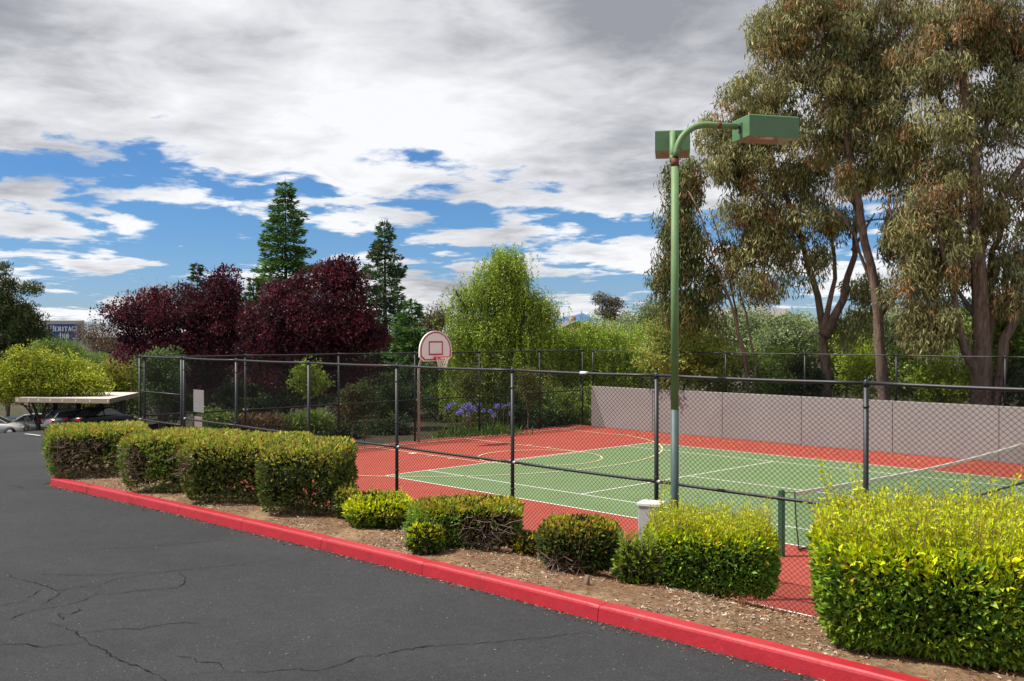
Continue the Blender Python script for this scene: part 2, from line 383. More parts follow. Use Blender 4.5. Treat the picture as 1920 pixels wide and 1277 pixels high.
def planting_strip():
    xs = np.arange(-7.4, 27, .14); M = 34; b = MB()
    for x in xs:
        k = kerb_y(x) + .15
        for j in range(M):
            y = k + (FENCE_Y + .02 - k) * j / (M - 1)
            z = mulch_z(x, y) + (.03 * nz(x, y, 0, 1.1) + .018 * nz(x, y, 5, 4)) * min(1, (y - k) * 2 + .15)
            b.v.append((x, y, z))
    b.f = [(i*M+j, (i+1)*M+j, (i+1)*M+j+1, i*M+j+1) for i in range(len(xs)-1) for j in range(M-1)]
    o = b.build('planting_strip', mat('mulched_soil', (.17, .105, .062), .95, (9, .4), 0, .8, 45, .2, (1.3, (.27, .185, .11), .50, .64)), None, True)
    tag(o, 'mulched soil strip between kerb and fence', kind='structure')
    n = 46000
    X = NR.uniform(-4, 20, n); n2 = 16000; X = np.r_[X, NR.uniform(8, 19, n2)]; n += n2
    k = np.array([kerb_y(x) for x in X]) + .19; Y = k + (FENCE_Y - .03 - k) * NR.random(n)
    Z = np.array([mulch_z(x, y) + .03 * nz(x, y, 0, 1.1) + .018 * nz(x, y, 5, 4) for x, y in zip(X, Y)]) + NR.uniform(.002, .016, n)
    D = NR.normal(size=(n, 3)); D[:, 2] *= .22
    f = np.array([nz(x, y, 9, .9) for x, y in zip(X, Y)]) + NR.normal(size=n) * .25
    pale = pick([(3, (.42, .32, .22)), (2, (.50, .41, .32)), (2, (.24, .15, .09)), (1, (.15, .09, .06))], n); rust = pick([(3, (.30, .12, .05)), (2, (.20, .09, .045)), (1, (.38, .24, .14))], n)
    Cl = np.where((f > -.05)[:, None], rust, pale)
    rt = f > -.05; L = np.where(rt, NR.uniform(.03, .10, n), NR.uniform(.02, .07, n)); Wd = np.where(rt, NR.uniform(.002, .006, n), NR.uniform(.006, .02, n))
    lv = Leaves(); lv.add(np.c_[X, Y, Z], D, L, Wd, Cl)
    k = 2600; X = NR.uniform(-1, 20, k); Y = np.array([kerb_y(x) for x in X]) - .008 - NR.exponential(.035, k); D = NR.normal(size=(k, 3)); D[:, 2] *= .1      # litter swept against the kerb foot
    lv.add(np.c_[X, Y, np.array([za(x) + .012 * nz(x, y, 0, .35) + .008 for x, y in zip(X, Y)])], D, NR.uniform(.012, .05, k), NR.uniform(.004, .014, k), pick([(3, (.16, .12, .08)), (2, (.30, .22, .14)), (2, (.07, .055, .04))], k))
    c = lv.build('wood_chips', o, (0, 0, 0), leaf_material('wood_chip', 0., .9, .1)); tag(c, 'pale wood chips and rusty needles strewn over the soil')
planting_strip()

LINE_Z = [0.]
def court():
    red = mat('red_court_coating', (.33, .062, .042), .8, (1.2, .12), 0, .12, 160, .25, (.5, (.27, .06, .045), .58, .8), (2.5, (.30, .075, .062), .55, .72))
    green = mat('green_court_coating', (.142, .208, .092), .8, (1.4, .1), 0, .12, 160, .25, (.42, (.165, .18, .105), .56, .76), (2.2, (.165, .19, .115), .56, .72))
    b = MB(); b.box((-5.98, -3.9, -.3), (34, 14.25, 0)); o = b.build('sports_court', red); tag(o, 'red and green painted sports court', kind='structure')
    g = MB(); nx, ny = 40, 20
    g.add([(0, 0, .004), (23.77, 0, .004), (23.77, 10.97, .004), (0, 10.97, .004)], [(0, 1, 2, 3)]); tag(g.build('green_playing_area', green, o), kind='structure')
    wh = mat('white_line_paint', (.72, .71, .66), .8, (7, .12)); cr = mat('cream_line_paint', (.66, .56, .36), .8, (7, .15))
    def line(a, c, m, z, w=.05):
        a = np.array(a, float); c = np.array(c, float); d = (c - a) / np.linalg.norm(c - a); s = np.array([-d[1], d[0]]) * w / 2
        q = MB(); q.add([(*(a - s), z), (*(c - s), z), (*(c + s), z), (*(a + s), z)], [(0, 1, 2, 3)]); q.build('court_line', m, o)
    zs = iter(np.arange(.0075, .2, .0005))
    for a, c in (((0, 0), (23.77, 0)), ((0, 10.97), (23.77, 10.97)), ((0, 0), (0, 10.97)), ((23.77, 0), (23.77, 10.97)), ((0, 1.372), (23.77, 1.372)), ((0, 9.6), (23.77, 9.6)),
                 ((5.485, 1.372), (5.485, 9.6)), ((18.285, 1.372), (18.285, 9.6)), ((5.485, 5.485), (18.285, 5.485))): line(a, c, wh, next(zs))
    by, cy = -5.3, 5.485
    for a, c in (((by, -2.6), (by, 13.2)), ((by, cy - 1.93), (.2, cy - 1.93)), ((by, cy + 1.93), (.2, cy + 1.93)), ((.2, cy - 1.93), (.2, cy + 1.93)),
                 ((by, cy - 6.8), (-2.1, cy - 6.8)), ((by, cy + 6.8), (-2.1, cy + 6.8))): line(a, c, cr, next(zs))
    for s in (-1, 1):
        for hx in (-3.2, -2.3, -1.4): line((hx, cy + s * 1.95), (hx, cy + s * 2.2), cr, next(zs), .06 if hx > -3 else .25)
    def arc(c, r, a0, a1, n):
        q = MB(); z = next(zs)
        for i in range(n + 1):
            t = a0 + (a1 - a0) * i / n
            for k in (-.025, .025): q.v.append((c[0] + (r + k) * math.cos(t), c[1] + (r + k) * math.sin(t), z))
        q.f = [(2*i, 2*i+1, 2*i+3, 2*i+2) for i in range(n)]; q.build('court_line', cr, o)
    arc((.2, cy), 1.83, -math.pi, math.pi, 64)
    th = math.asin(6.8 / 7.15); arc((-4.28, cy), 7.15, -th, th, 80)
    n = 420; lv = Leaves()                                      # dry leaves blown against the wall
    Y = WALL_Y - .1 - NR.exponential(1.1, n).clip(0, 4); P = np.c_[NR.uniform(-4, 14, n), Y, np.full(n, .016)]; D = NR.normal(size=(n, 3)); D[:, 2] *= .1
    lv.add(P, D, NR.uniform(.06, .12, n), NR.uniform(.025, .05, n), pick([(2, (.42, .30, .14)), (1, (.30, .16, .08)), (1, (.5, .42, .22))], n)); tag(lv.build('fallen_leaves', o, (0, 0, 0)), 'dry leaves scattered along the wall')
court()

# ================================================================== WALL AND FENCES
def practice_wall():
    m = mat('mauve_wall_paint', (.262, .242, .238), .85, (1.1, .08), 0, .08, 70, .3, (.5, (.235, .213, .208), .52, .75), (3.2, (.215, .195, .19), .60, .75))
    root = thing('practice_wall', 'long low mauve grey panelled wall at the back of the court', 'wall', (-5.3, WALL_Y, 0))
    xs = [-5.27, -2.22, .83, 3.89, 6.96, 10.05, 13.1, 16.15, 19.2]
    for a, c in zip(xs, xs[1:]):
        b = MB(); b.bbox((a + .005 + 5.3, 0, .0), (c - .005 + 5.3, .14, 1.6), .012); b.build('wall_panel', m, root)
    b = MB(); b.box((.03, .03, 0), (24.5, .11, 1.59)); b.build('wall_core', mat('wall_core', (.05, .05, .05)), root)
practice_wall()

BAYW = 3.05
def chain_mesh(name, width, height, dw=.08, dh=.068, r=.0034):
    k = int(round(width / (dw / 2))); rows = int(height / (dh / 2)); w = width / k
    K, J = np.meshgrid(np.arange(k + 1), np.arange(rows + 1), indexing='ij'); sg = np.where((K + J) % 2 == 0, .5, -.5)
    x = (K * w + sg * w); z = J * dh / 2; y = sg * .006
    ang = np.arange(3) * 2 * math.pi / 3
    V = np.stack([x[..., None] + r * np.cos(ang) * 1.25, y[..., None] + r * np.sin(ang), np.repeat(z[..., None], 3, 2)], -1).reshape(-1, 3)
    i = (np.arange(k + 1)[:, None] * (rows + 1) + np.arange(rows)[None]).reshape(-1, 1) * 3
    T = np.concatenate([np.concatenate([i + a, i + (a + 1) % 3, i + 3 + (a + 1) % 3, i + 3 + a], 1) for a in range(3)])
    return np_mesh(name, V, T)
MESH_TALL = chain_mesh('chain_link_mesh', BAYW, 2.98); MESH_LOW = chain_mesh('chain_link_low', BAYW, 1.42)

def fence(name, label, A, Bp, posts, top=3.03, mid=1.5, low=0., r=.032, rr=.023, bottom=True, skip=()):
    """chain link fence from A to B (xy); posts = distances along it"""
    A = np.array(A, float); Bp = np.array(Bp, float); d = (Bp - A) / np.linalg.norm(Bp - A); rz = math.atan2(d[1], d[0])
    root = thing(name, label, 'fence', (*A, 0), rz)
    pm = MB().lathe([(r, -.05 + low), (r, top - .03)], 12).mesh('post', True)
    cm = MB().lathe([(r * 1.15, top - .045), (r * 1.15, top + .0), (r * 1.0, top + .022), (r * .55, top + .042), (.004, top + .05)], 12).mesh('post_cap', True)
    tm = MB().lathe([(r * 1.2, 0), (r * 1.2, .022)], 12).mesh('tie_band', True)
    for s in posts:
        p = link('post', pm, BLACK, root); p.location = (s, 0, 0)
        c = link('post_cap', cm, BLACK, p)
        if low < .5:
            for z in (top - .3, 1.95, mid + .05, 1.05, .55):
                if R.random() < .7: t = link('tie_band', tm, BLACK, p); t.location = (0, 0, z)
    for a, c in zip(posts, posts[1:]):
        L = c - a
        for z in [top] + ([mid] if mid else []):
            b = MB(); n = 6
            b.tube([(a + L * i / n if z == top else a + r + (L - 2 * r) * i / n, -.0, z - .012 * math.sin(math.pi * i / n) * (1 if z == top else .6)) for i in range(n + 1)], rr, 8)
            b.build('top_rail' if z == top else 'middle_rail', BLACK, root, True)
            if z != top:
                for e in (a + r + .02, c - r - .02): q = MB(); q.lathe([(rr * 1.25, -.03), (rr * 1.35, 0), (rr * 1.25, .03)], 10, (e, 0, z), 0); q.build('rail_clamp', GALV if R.random() < .5 else BLACK, root, True)
        if bottom:
            b = MB(); b.tube([(a + L * i / 4, 0, low + .05 + .01 * R.random()) for i in range(5)], .004, 5); b.build('tension_wire', GALV, root)
        if (a, c) in skip: continue
        me = MESH_TALL if low < .5 else MESH_LOW
        o = link('chain_link_mesh', me, WIRE, root); o.location = (a, .045, low + .03); o.scale = (L / BAYW, 1, 1); tag(o, kind='stuff')
    return root
NX = [on_y(x, 690, FENCE_Y)[0] for x in (345, 443, 579, 744, 961, 1231, 1624)]; NX += [NX[-1] + 3.07, NX[-1] + 6.14, NX[-1] + 9.2]
x0 = NX[0]; NF = fence('chain_link_fence', 'black chain link fence along the planting strip in front of the court', (x0, FENCE_Y), (x0 + 1, FENCE_Y), [x - x0 for x in NX])
q = MB(); q.lathe([(.027, -.07), (.027, .07)], 10, (on_y(1095, 698, FENCE_Y)[0] - x0, 0, 3.026), 0); tag(q.build('rail_sleeve', mat('silver_tape', (.6, .6, .58), .5, (40, .4)), NF, True), 'worn silver sleeve on the top rail')
gx = on_y(262, 690, FENCE_Y)[0]
GT = fence('chain_link_gate', 'black chain link gate section beside the clipped hedges', (gx, FENCE_Y), (gx + 1, FENCE_Y), [0, x0 - .14 - gx], 3.04, 1.32)
b = MB()
b.tube([(.05, 0, 2.09), (x0 - .2 - gx, 0, 2.09)], .02, 8).build('gate_rail', BLACK, GT, True)
BY = [on_x(x, 664, BACK_X)[1] for x in (460, 635, 778, 899, 1012)]; BY = [FENCE_Y + .08, *BY, 14.2]
fence('chain_link_fence', 'black chain link fence behind the basketball hoop, in front of the purple plum trees', (BACK_X, BY[0]), (BACK_X, BY[0] + 1), [y - BY[0] for y in BY], 3.02, 1.42)
WX = [-5.4, -2.22, .80, 3.86, 6.95, 10.12, 13.2, 16.3]
fence('chain_link_fence', 'black chain link fence rising behind the mauve wall', (WX[0], 14.32), (WX[0] + 1, 14.32), [x - WX[0] for x in WX], 3.0, None, 1.5, .028, .018, False)

# ================================================================== THINGS ON AND AROUND THE COURT
def light_pole():
    g = mat('green_pole_paint', (.135, .235, .092), .55, (2.2, .22), 0, .1, 30, .4, (3.2, (.185, .24, .09), .55, .75), (7, (.20, .10, .05), .67, .71))
    gb = mat('faded_blue_green_paint', (.052, .09, .09), .55, (3, .25), 0, .1, 30)
    gl = mat('green_lamp_paint', (.095, .195, .088), .45, (3, .12), 0, .05, 30)
    rust = mat('rust', (.16, .06, .03), .9, (25, .5)); lens = mat('grimy_lens', (.35, .31, .27), .35, (6, .3)); dk = mat('dark_trim', (.06, .07, .06), .6)
    p = on_y(1265, 930, -4.35); base = np.array([p[0], p[1], mulch_z(p[0], p[1]) - .02])
    root = thing('light_pole', 'tall green light pole with two box lamps on curved arms', 'light pole', base)
    d = depth_of(base); zz = lambda py: CZ - (py - 629.1) * d / F - base[2]
    r = .052
    MB().tube([(0, 0, 0), (0, 0, zz(768))], r * 1.05, 20).build('pole_foot', gb, root, True)
    MB().tube([(0, 0, zz(768)), (0, 0, zz(312))], [r * 1.03, r], 20).build('pole', g, root, True)
    MB().tube([(0, 0, zz(312.5)), (0, 0, zz(297))], [r * 1.03, r * 1.05], 20).build('rusty_collar', rust, root, True)
    b = MB(); b.lathe([(.2, -.05), (.2, .03), (.17, .045)], 20); b.build('base_plate', mat('concrete', (.4, .39, .37), .9, (9, .2)), root)
    for ang, hz, reach, Lx, Wx, Hh, arm in ((60, zz(232), .90, .75, .50, .29, 1), (126.5, zz(238), .75, .66, .50, .29, 0)):
        a = math.radians(ang); u = np.array([math.cos(a), math.sin(a), 0]); s = np.array([-u[1], u[0], 0])
        z0 = zz(292); off = -s * .03 if arm else s * .03
        pts = [off + np.array([0, 0, z0])]; hb = .46
        for i in range(11):
            t = math.pi / 2 * i / 10; pts.append(off + u * hb * (1 - math.cos(t)) + np.array([0, 0, hz - hb + hb * math.sin(t)]) )
        pts.append(off + u * reach + np.array([0, 0, hz]))
        A = MB().tube(pts, .044, 16).build('arm', g, root, True)
        MB().tube([pts[-1] - u * .3, pts[-1] - u * .24], .0452, 16).build('rust_patch', rust, A, True)
        MB().tube([pts[-1] - u * .01, pts[-1] + u * .07], .03, 10).build('knuckle', dk, A, True)
        c = pts[-1] + u * (.06 + Lx / 2); c[2] = hz - .02
        def P(x, y, z): return c + u * x + s * y + np.array([0, 0, z])
        hx, hy, h = Lx / 2, Wx / 2, Hh / 2
        def shell(x, y, z0, z1, m, name, par, top=True):
            q = MB(); bv = .012
            R0 = [P(-x, -y, z0), P(x, -y, z0), P(x, y, z0), P(-x, y, z0)]; R1 = [P(-x, -y, z1 - bv), P(x, -y, z1 - bv), P(x, y, z1 - bv), P(-x, y, z1 - bv)]
            R2 = [P(-x + bv, -y + bv, z1), P(x - bv, -y + bv, z1), P(x - bv, y - bv, z1), P(-x + bv, y - bv, z1)]
            q.add(R0 + R1 + R2, [(i, (i+1) % 4, 4+(i+1) % 4, 4+i) for i in range(4)] + [(4+i, 4+(i+1) % 4, 8+(i+1) % 4, 8+i) for i in range(4)] + [(8, 9, 10, 11)]); return q.build(name, m, par)
        H = shell(hx, hy, -h, h, gl, 'lamp_housing', root)
        q = MB(); o_ = [P(-hx, -hy, -h - .001), P(hx, -hy, -h - .001), P(hx, hy, -h - .001), P(-hx, hy, -h - .001)]; i_ = [P(-hx + .03, -hy + .03, -h - .001), P(hx - .03, -hy + .03, -h - .001), P(hx - .03, hy - .03, -h - .001), P(-hx + .03, hy - .03, -h - .001)]
        q.add(o_ + i_, [((i+1) % 4, i, 4+i, 4+(i+1) % 4) for i in range(4)]).build('lens_frame', gl, H)
        q = MB(); k = .6; i2 = [P(-hx*k, -hy*k, -h + .07), P(hx*k, -hy*k, -h + .07), P(hx*k, hy*k, -h + .07), P(-hx*k, hy*k, -h + .07)]
        q.add(i_ + i2, [((i+1) % 4, i, 4+i, 4+(i+1) % 4) for i in range(4)] + [(7, 6, 5, 4)]).build('reflector', lens, H)
        MB().tube([P(-.1, 0, -h + .05), P(.12, 0, -h + .05)], .035, 10).build('bulb', mat('frosted_bulb', (.7, .68, .6), .3), H, True)
        q = MB(); q.add([P(-hx - .012, -.05, -.06), P(-hx - .012, .05, -.06), P(-hx - .012, .05, .07), P(-hx - .012, -.05, .07), P(-hx, -.05, -.06), P(-hx, .05, -.06), P(-hx, .05, .07), P(-hx, -.05, .07)], [(0, 3, 2, 1), (0, 1, 5, 4), (1, 2, 6, 5), (2, 3, 7, 6), (3, 0, 4, 7)]); q.build('mounting_plate', dk, H)
    return base
POLE = light_pole()

def utility_box():
    p = at(1222, 985, depth_of(POLE) - .1); z = mulch_z(p[0], p[1]); d = depth_of(p)
    top = CZ - (941 - 629.1) * d / F - z
    root = thing('utility_box', 'weathered pale grey electrical box next to the light pole', 'utility box', (p[0], p[1], z - .03), math.radians(20))
    m = mat('pale_grey_box', (.36, .355, .36), .7, (6, .14), 0, .1, 40)
    MB().bbox((-.15, -.13, 0), (.15, .13, top - .02), .012).build('box_body', m, root)
    MB().bbox((-.165, -.145, top - .02), (.165, .145, top + .03), .01).build('box_lid', mat('chalky_lid', (.6, .59, .56), .8, (20, .2)), root)
    MB().lathe([(.012, -.02), (.012, .0)], 8, (.05, -.13, top * .6), 1).build('latch', GALV, root)
utility_box()

def tennis_net():
    X = 11.885; ya, yb = -.91, 11.88
    gm = mat('dark_green_post_paint', (.03, .10, .06), .45, (5, .2)); wh = mat('net_band', (.62, .58, .53), .85, (12, .15)); nm = mat('net_cord', (.015, .02, .018), .8)
    root = thing('tennis_net', 'sagging black tennis net with dirty white band and green posts', 'tennis net', (X, ya, 0)); L = yb - ya
    ht = lambda y: 1.02 - .12 * math.sin(math.pi * min(1, max(0, y / L)))
    for y in (0, L):
        p = MB(); p.bbox((-.045, y - .045, 0), (.045, y + .045, 1.07), .01); o = p.build('net_post', gm, root)
        MB().lathe([(.05, 1.07), (.045, 1.085), (.02, 1.095)], 10, (0, y, 0)).build('post_cap', gm, o, True)
        MB().box((-.02, y - .055, .93), (.02, y - .044, 1.0)).build('cable_winder', mat('rust', (.16, .06, .03)), o)
    y0, y1 = .42, L - .42; n = 40; b = MB()
    for i in range(n + 1):
        y = y0 + (y1 - y0) * i / n; t = ht(y); w = .006 * math.sin(i * 1.7)
        b.v += [(-.014 + w, y, t - .055), (-.016 + w, y, t), (.016 + w, y, t), (.014 + w, y, t - .055)]
    b.f = [(i*4+j, i*4+4+j, i*4+5+j, i*4+1+j) for i in range(n) for j in range(3)]; b.build('head_band', wh, root)
    MB().tube([(0, 0, 1.04), (0, y0, ht(y0) - .01)], .005, 5).build('net_cable', nm, root)
    MB().tube([(0, L, 1.04), (0, y1, ht(y1) - .01)], .005, 5).build('net_cable', nm, root)
    MB().tube([(0, y0, ht(y0) - .03), (.0, y0 + .05, .5), (.01, y0 + .12, .05)], .010, 6).build('side_band', nm, root)
    b = MB(); b.tube([(.02 + .02 * math.sin(i), y0 + .1 + (y1 - y0) * i / 24, .03) for i in range(25)], .018, 6); b.build('bottom_band', nm, root)
    V = []; Fc = []; s = .045; ys = np.arange(y0, y1, s); zs = np.arange(.04, .98, s)
    def strand(p, q, r=.0016):
        o = len(V); d = np.array(q) - np.array(p); a = np.array([1, 0, 0.]); c = unit(np.cross(d, a)); 
        for e in (p, q):
            for k in (0, 1, 2): t = 2 * math.pi * k / 3; V.append(np.array(e) + a * r * math.cos(t) + c * r * math.sin(t))
        Fc.extend([(o, o+1, o+4, o+3), (o+1, o+2, o+5, o+4), (o+2, o, o+3, o+5)])
    for y in ys: strand((0, y, .04), (0, y, ht(y) - .05))
    for z in zs:
        k = np.linspace(y0, y1, 13)
        for a, c in zip(k, k[1:]):
            f = z / .98; strand((0, a, f * (ht(a) - .03)), (0, c, f * (ht(c) - .03)))
    tag(link('netting', np_mesh('netting', np.array(V), np.array(Fc)), nm, root), kind='stuff')
tennis_net()

def basketball_hoop():
    py_ = 5.47; rootp = (-5.45, py_, 0)
    steel = mat('weathered_pole_steel', (.33, .30, .285), .6, (5, .3), .1, .1, 30, .4, (4, (.26, .16, .125), .55, .7))
    wht = mat('white_backboard', (.80, .80, .81), .5, (4, .05)); red = mat('red_board_paint', (.50, .03, .035), .5, (8, .12)); net = mat('white_net_cord', (.72, .68, .62), .9)
    root = thing('basketball_hoop', 'basketball hoop with white fan-shaped backboard on a curved steel pole', 'basketball hoop', rootp)
    pts = [(0, 0, -.02), (0, 0, 2.35)] + [(.45 * (1 - math.cos(t)), 0, 2.35 + .6 * math.sin(t)) for t in np.linspace(.15, math.pi / 2, 9)] + [(.8, 0, 2.97)]
    MB().tube(pts, .047, 16).build('pole', steel, root, True)
    MB().tube([(.5, .0, 2.93), (.82, .28, 3.25)], .02, 8).build('brace', steel, root, True)
    MB().tube([(.5, .0, 2.93), (.82, -.28, 3.25)], .02, 8).build('brace', steel, root, True)
    bx, zb = .85, 2.76; hw = .69
    out = [(-hw + .18, 0), (hw - .18, 0), (hw, .14), (hw, .34)]
    arcp = [(hw * math.cos(t), .34 + .66 * math.sin(t)) for t in np.linspace(0, math.pi, 25)][1:-1]
    out += arcp + [(-hw, .34), (-hw, .14)]
    def slab(poly, x0, x1, m, name, par):
        n = len(poly); b = MB(); b.add([(x0, y, zb + z) for y, z in poly] + [(x1, y, zb + z) for y, z in poly], [tuple(range(n-1, -1, -1)), tuple(range(n, 2*n))] + [(i, (i+1) % n, n+(i+1) % n, n+i) for i in range(n)]); return b.build(name, m, par)
    board = slab(out, bx, bx + .045, wht, 'backboard', root)
    def ringpoly(poly, k0, k1, x, m, name, par, c=None):
        c = c or (0, .5); n = len(poly); sc = lambda k: [(c[0] + (y - c[0]) * k[0], c[1] + (z - c[1]) * k[1]) for y, z in poly]
        b = MB(); P0, P1 = sc(k0), sc(k1); b.add([(x, y, zb + z) for y, z in P0 + P1], [(i, (i+1) % n, n+(i+1) % n, n+i) for i in range(n)]); return b.build(name, m, par)
    ringpoly(out, (.945, .94), (.87, .855), bx + .049, red, 'border_stripe', board)
    sq = [(-.305, .2), (.305, .2), (.305, .66), (-.305, .66)]
    ringpoly(sq, (1, 1), (.84, .79), bx + .049, red, 'target_square', board, (0, .43))
    rz, rx = .15, bx + .15 + .23
    b = MB(); n = 32; b.tube([(rx + .23 * math.cos(2*math.pi*i/n), .23 * math.sin(2*math.pi*i/n), zb + rz) for i in range(n + 1)], .011, 8); rim = b.build('rim', red, root, True)
    MB().bbox((bx + .045, -.1, zb + .05), (bx + .2, .1, zb + rz - .005), .01).build('rim_bracket', red, rim)
    b = MB()
    for k in range(12):
        for sg in (-1, 1):
            pts = []
            for i in range(7):
                f = i / 6; a = 2*math.pi*(k + sg * f * 1.6) / 12; r = .23 - .11 * f ** .7; pts.append((rx + r * math.cos(a), r * math.sin(a), zb + rz - .42 * f))
            b.tube(pts, .007, 4)
    b.build('hoop_net', net, root)
basketball_hoop()

def notice_plates():
    for (a, t, c, d), lab in (((358, 731, 387, 773), 'larger grey plate of the two hung on the fence beside the gate'), ((361, 781, 383, 809), 'smaller pinkish plate hung below the grey plate beside the gate')):
        P = on_y((a + c) / 2, (t + d) / 2, FENCE_Y + .12); s = depth_of(P) / F; w = (c - a) * s / .70 * .5; h = (d - t) * s * .5
        m = mat('grey_plate' if t < 760 else 'pinkish_plate', (.40, .38, .38) if t < 760 else (.46, .36, .36), .6, (5, .1))
        root = thing('notice_plate', lab, 'plate', (P[0], P[1], P[2] - h))
        b = MB(); b.bbox((-w, -.004, 0), (w, .004, 2 * h), .003); b.build('plate', m, root)
        for sx in (-1, 1):
            for z in (.05, 2 * h - .05): MB().lathe([(.008, -.012), (.008, -.004)], 6, (sx * (w - .04), 0, z), 1).build('bolt', GALV, root)
notice_plates()

# ================================================================== SHRUBS AND HEDGES
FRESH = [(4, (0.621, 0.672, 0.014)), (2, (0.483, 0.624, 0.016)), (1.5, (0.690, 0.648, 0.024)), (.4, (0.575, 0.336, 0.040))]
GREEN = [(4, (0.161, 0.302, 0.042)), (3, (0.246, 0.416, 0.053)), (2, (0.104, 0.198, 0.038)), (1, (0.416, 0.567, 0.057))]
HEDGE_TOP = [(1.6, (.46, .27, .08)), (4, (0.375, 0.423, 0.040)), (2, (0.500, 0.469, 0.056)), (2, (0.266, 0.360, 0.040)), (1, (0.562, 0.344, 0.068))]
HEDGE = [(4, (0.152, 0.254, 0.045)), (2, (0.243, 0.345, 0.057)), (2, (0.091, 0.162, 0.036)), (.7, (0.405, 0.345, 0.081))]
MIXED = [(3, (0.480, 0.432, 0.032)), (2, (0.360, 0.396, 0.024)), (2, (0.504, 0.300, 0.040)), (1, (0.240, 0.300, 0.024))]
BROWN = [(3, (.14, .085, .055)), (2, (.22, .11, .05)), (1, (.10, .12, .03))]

def bush(name, label, cat, x0, x1, by, fy, ky, n, ls, top, side, group=None, fresh_h=.78, shoots=0, shoot_len=.2, brown=(), yaw=0., power=4.2, stems=10, gap=.06, rough=.06):
    """clipped shrub: pixel extent left-right, base of its front, front top edge, back top edge"""
    mx = (x0 + x1) / 2; f = hit_mulch(mx, by); d = depth_of(f); s = d / F; Wd = (x1 - x0) * s
    H = max(.25, CZ - (fy - 629.1) * s - f[2]); ztop = f[2] + H
    D = min(2.2, max(.35, (CZ - ztop) * F / (ky - 629.1) - d))
    dirv = f - C0; dirv[2] = 0; dirv = dirv / np.linalg.norm(dirv)
    c = f + dirv * D / 2; root = thing(name, label, cat, (c[0], c[1], mulch_z(c[0], c[1]) - .03), 0, group); zb = f[2] - .02
    rx = np.array([dirv[1], -dirv[0], 0]); cy_, sy_ = math.cos(yaw), math.sin(yaw); rx, fx = rx * cy_ + dirv * sy_, dirv * cy_ - rx * sy_
    lumps = NR.normal(size=(26, 3)); lumps = unit(lumps); la = NR.uniform(-1, 1, 26)
    def shape(q):                                              # q in the unit cube -> bush surface, local (right, depth, up)
        k = (np.abs(q) ** power).sum(1, keepdims=True) ** (1 / power); p = q / k; u = unit(p)
        amp = (np.exp(-((u[:, None] - lumps[None]) ** 2).sum(2) / .08) * la).sum(1, keepdims=True)
        p = p * (1 + rough * amp)
        p = p * np.array([Wd / 2, D / 2, H / 2]); h = (p[:, 2:] / H + .5); p[:, :2] *= (.90 + .12 * np.clip(h * 2.2, 0, 1)); return p, h[:, 0]
    def cube(n):
        ar = np.array([D * H, Wd * H, Wd * D]); fc = NR.choice(3, n, p=ar / ar.sum()); q = NR.uniform(-1, 1, (n, 3)); q[np.arange(n), fc] = NR.choice([-1, 1], n); return q
    def world(p): return np.array([c[0], c[1], zb + H / 2]) + p[:, :1] * rx + p[:, 1:2] * fx + p[:, 2:] * np.array([0, 0, 1.])
    lv = Leaves(); n = int(n * 1.5)
    q = cube(n); p, h = shape(q); keep = h > gap + NR.normal(size=n) * .03; q, p, h = q[keep], p[keep], h[keep]; m = len(p)
    inw = NR.exponential(.045, m).clip(0, .3)[:, None]; N = unit(p / np.array([Wd, D, H])); pos = p - N * inw
    isb = np.zeros(m, bool); u = p[:, 0] / Wd + .5
    for a, b_, lo, hi in brown: isb |= (u > a + .07 * np.sin(h * 9)) & (u < b_ + .06 * np.sin(h * 13)) & (h > lo) & (h < hi) & (p[:, 1] < D * .2) & (NR.random(m) < .85)
    kp = ~isb | (NR.random(m) < .35); pos, h, N, isb, inw, u = pos[kp], h[kp], N[kp], isb[kp], inw[kp], u[kp]; m = len(pos)
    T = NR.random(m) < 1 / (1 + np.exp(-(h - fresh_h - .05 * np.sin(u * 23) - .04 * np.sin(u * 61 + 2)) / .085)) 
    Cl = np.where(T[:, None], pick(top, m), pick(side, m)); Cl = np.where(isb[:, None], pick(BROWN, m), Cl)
    Nw = N[:, :1] * rx + N[:, 1:2] * fx + N[:, 2:] * np.array([0, 0, 1.])
    Dr = Nw * .8 + NR.normal(size=(m, 3)) * .65 + np.array([0, 0, .45])
    L = ls * NR.uniform(.45, 1.5, m); lv.add(world(pos), Dr, L, L * NR.uniform(.34, .52, m), Cl)
    q = cube(n // 5); p, h = shape(q); p = p[h > .12] * .80; k = len(p); lv.add(world(p), NR.normal(size=(k, 3)), np.full(k, ls * 2.4), np.full(k, ls * 1.4), pick([(1, (.035, .055, .014)), (1, (.05, .045, .02))], k))   # inner filling leaves, coloured dark to imitate the shaded interior
    st = MB()
    if shoots:
        q = NR.uniform(-1, 1, (shoots, 3)) * np.array([1, 1, 0]) + np.array([0, 0, 1.]); p, h = shape(q); w = world(p)
        for i in range(shoots):
            l = shoot_len * R.uniform(.35, 1.0) * (2.2 if R.random() < .04 else 1); dv = unit(np.array([R.gauss(0, .22), R.gauss(0, .22), 1]) + rx * p[i, 0] / Wd * .6); b0 = w[i] - dv * .08
            st.tube([b0, b0 + dv * (l + .08)], [.0028, .0012], 4, False)
            k = max(5, int(l / .016)); t = NR.random(k) * l + .04; P = b0 + dv * t[:, None]; dd = NR.normal(size=(k, 3)) * .7 + dv * .9
            LL = ls * NR.uniform(.7, 1.2, k) * (1.15 - .5 * t / (l + .05)); lv.add(P, dd, LL, LL * .3, pick(top, k))
    lv.build('foliage', root, root.location)
    ro = np.array(root.location)
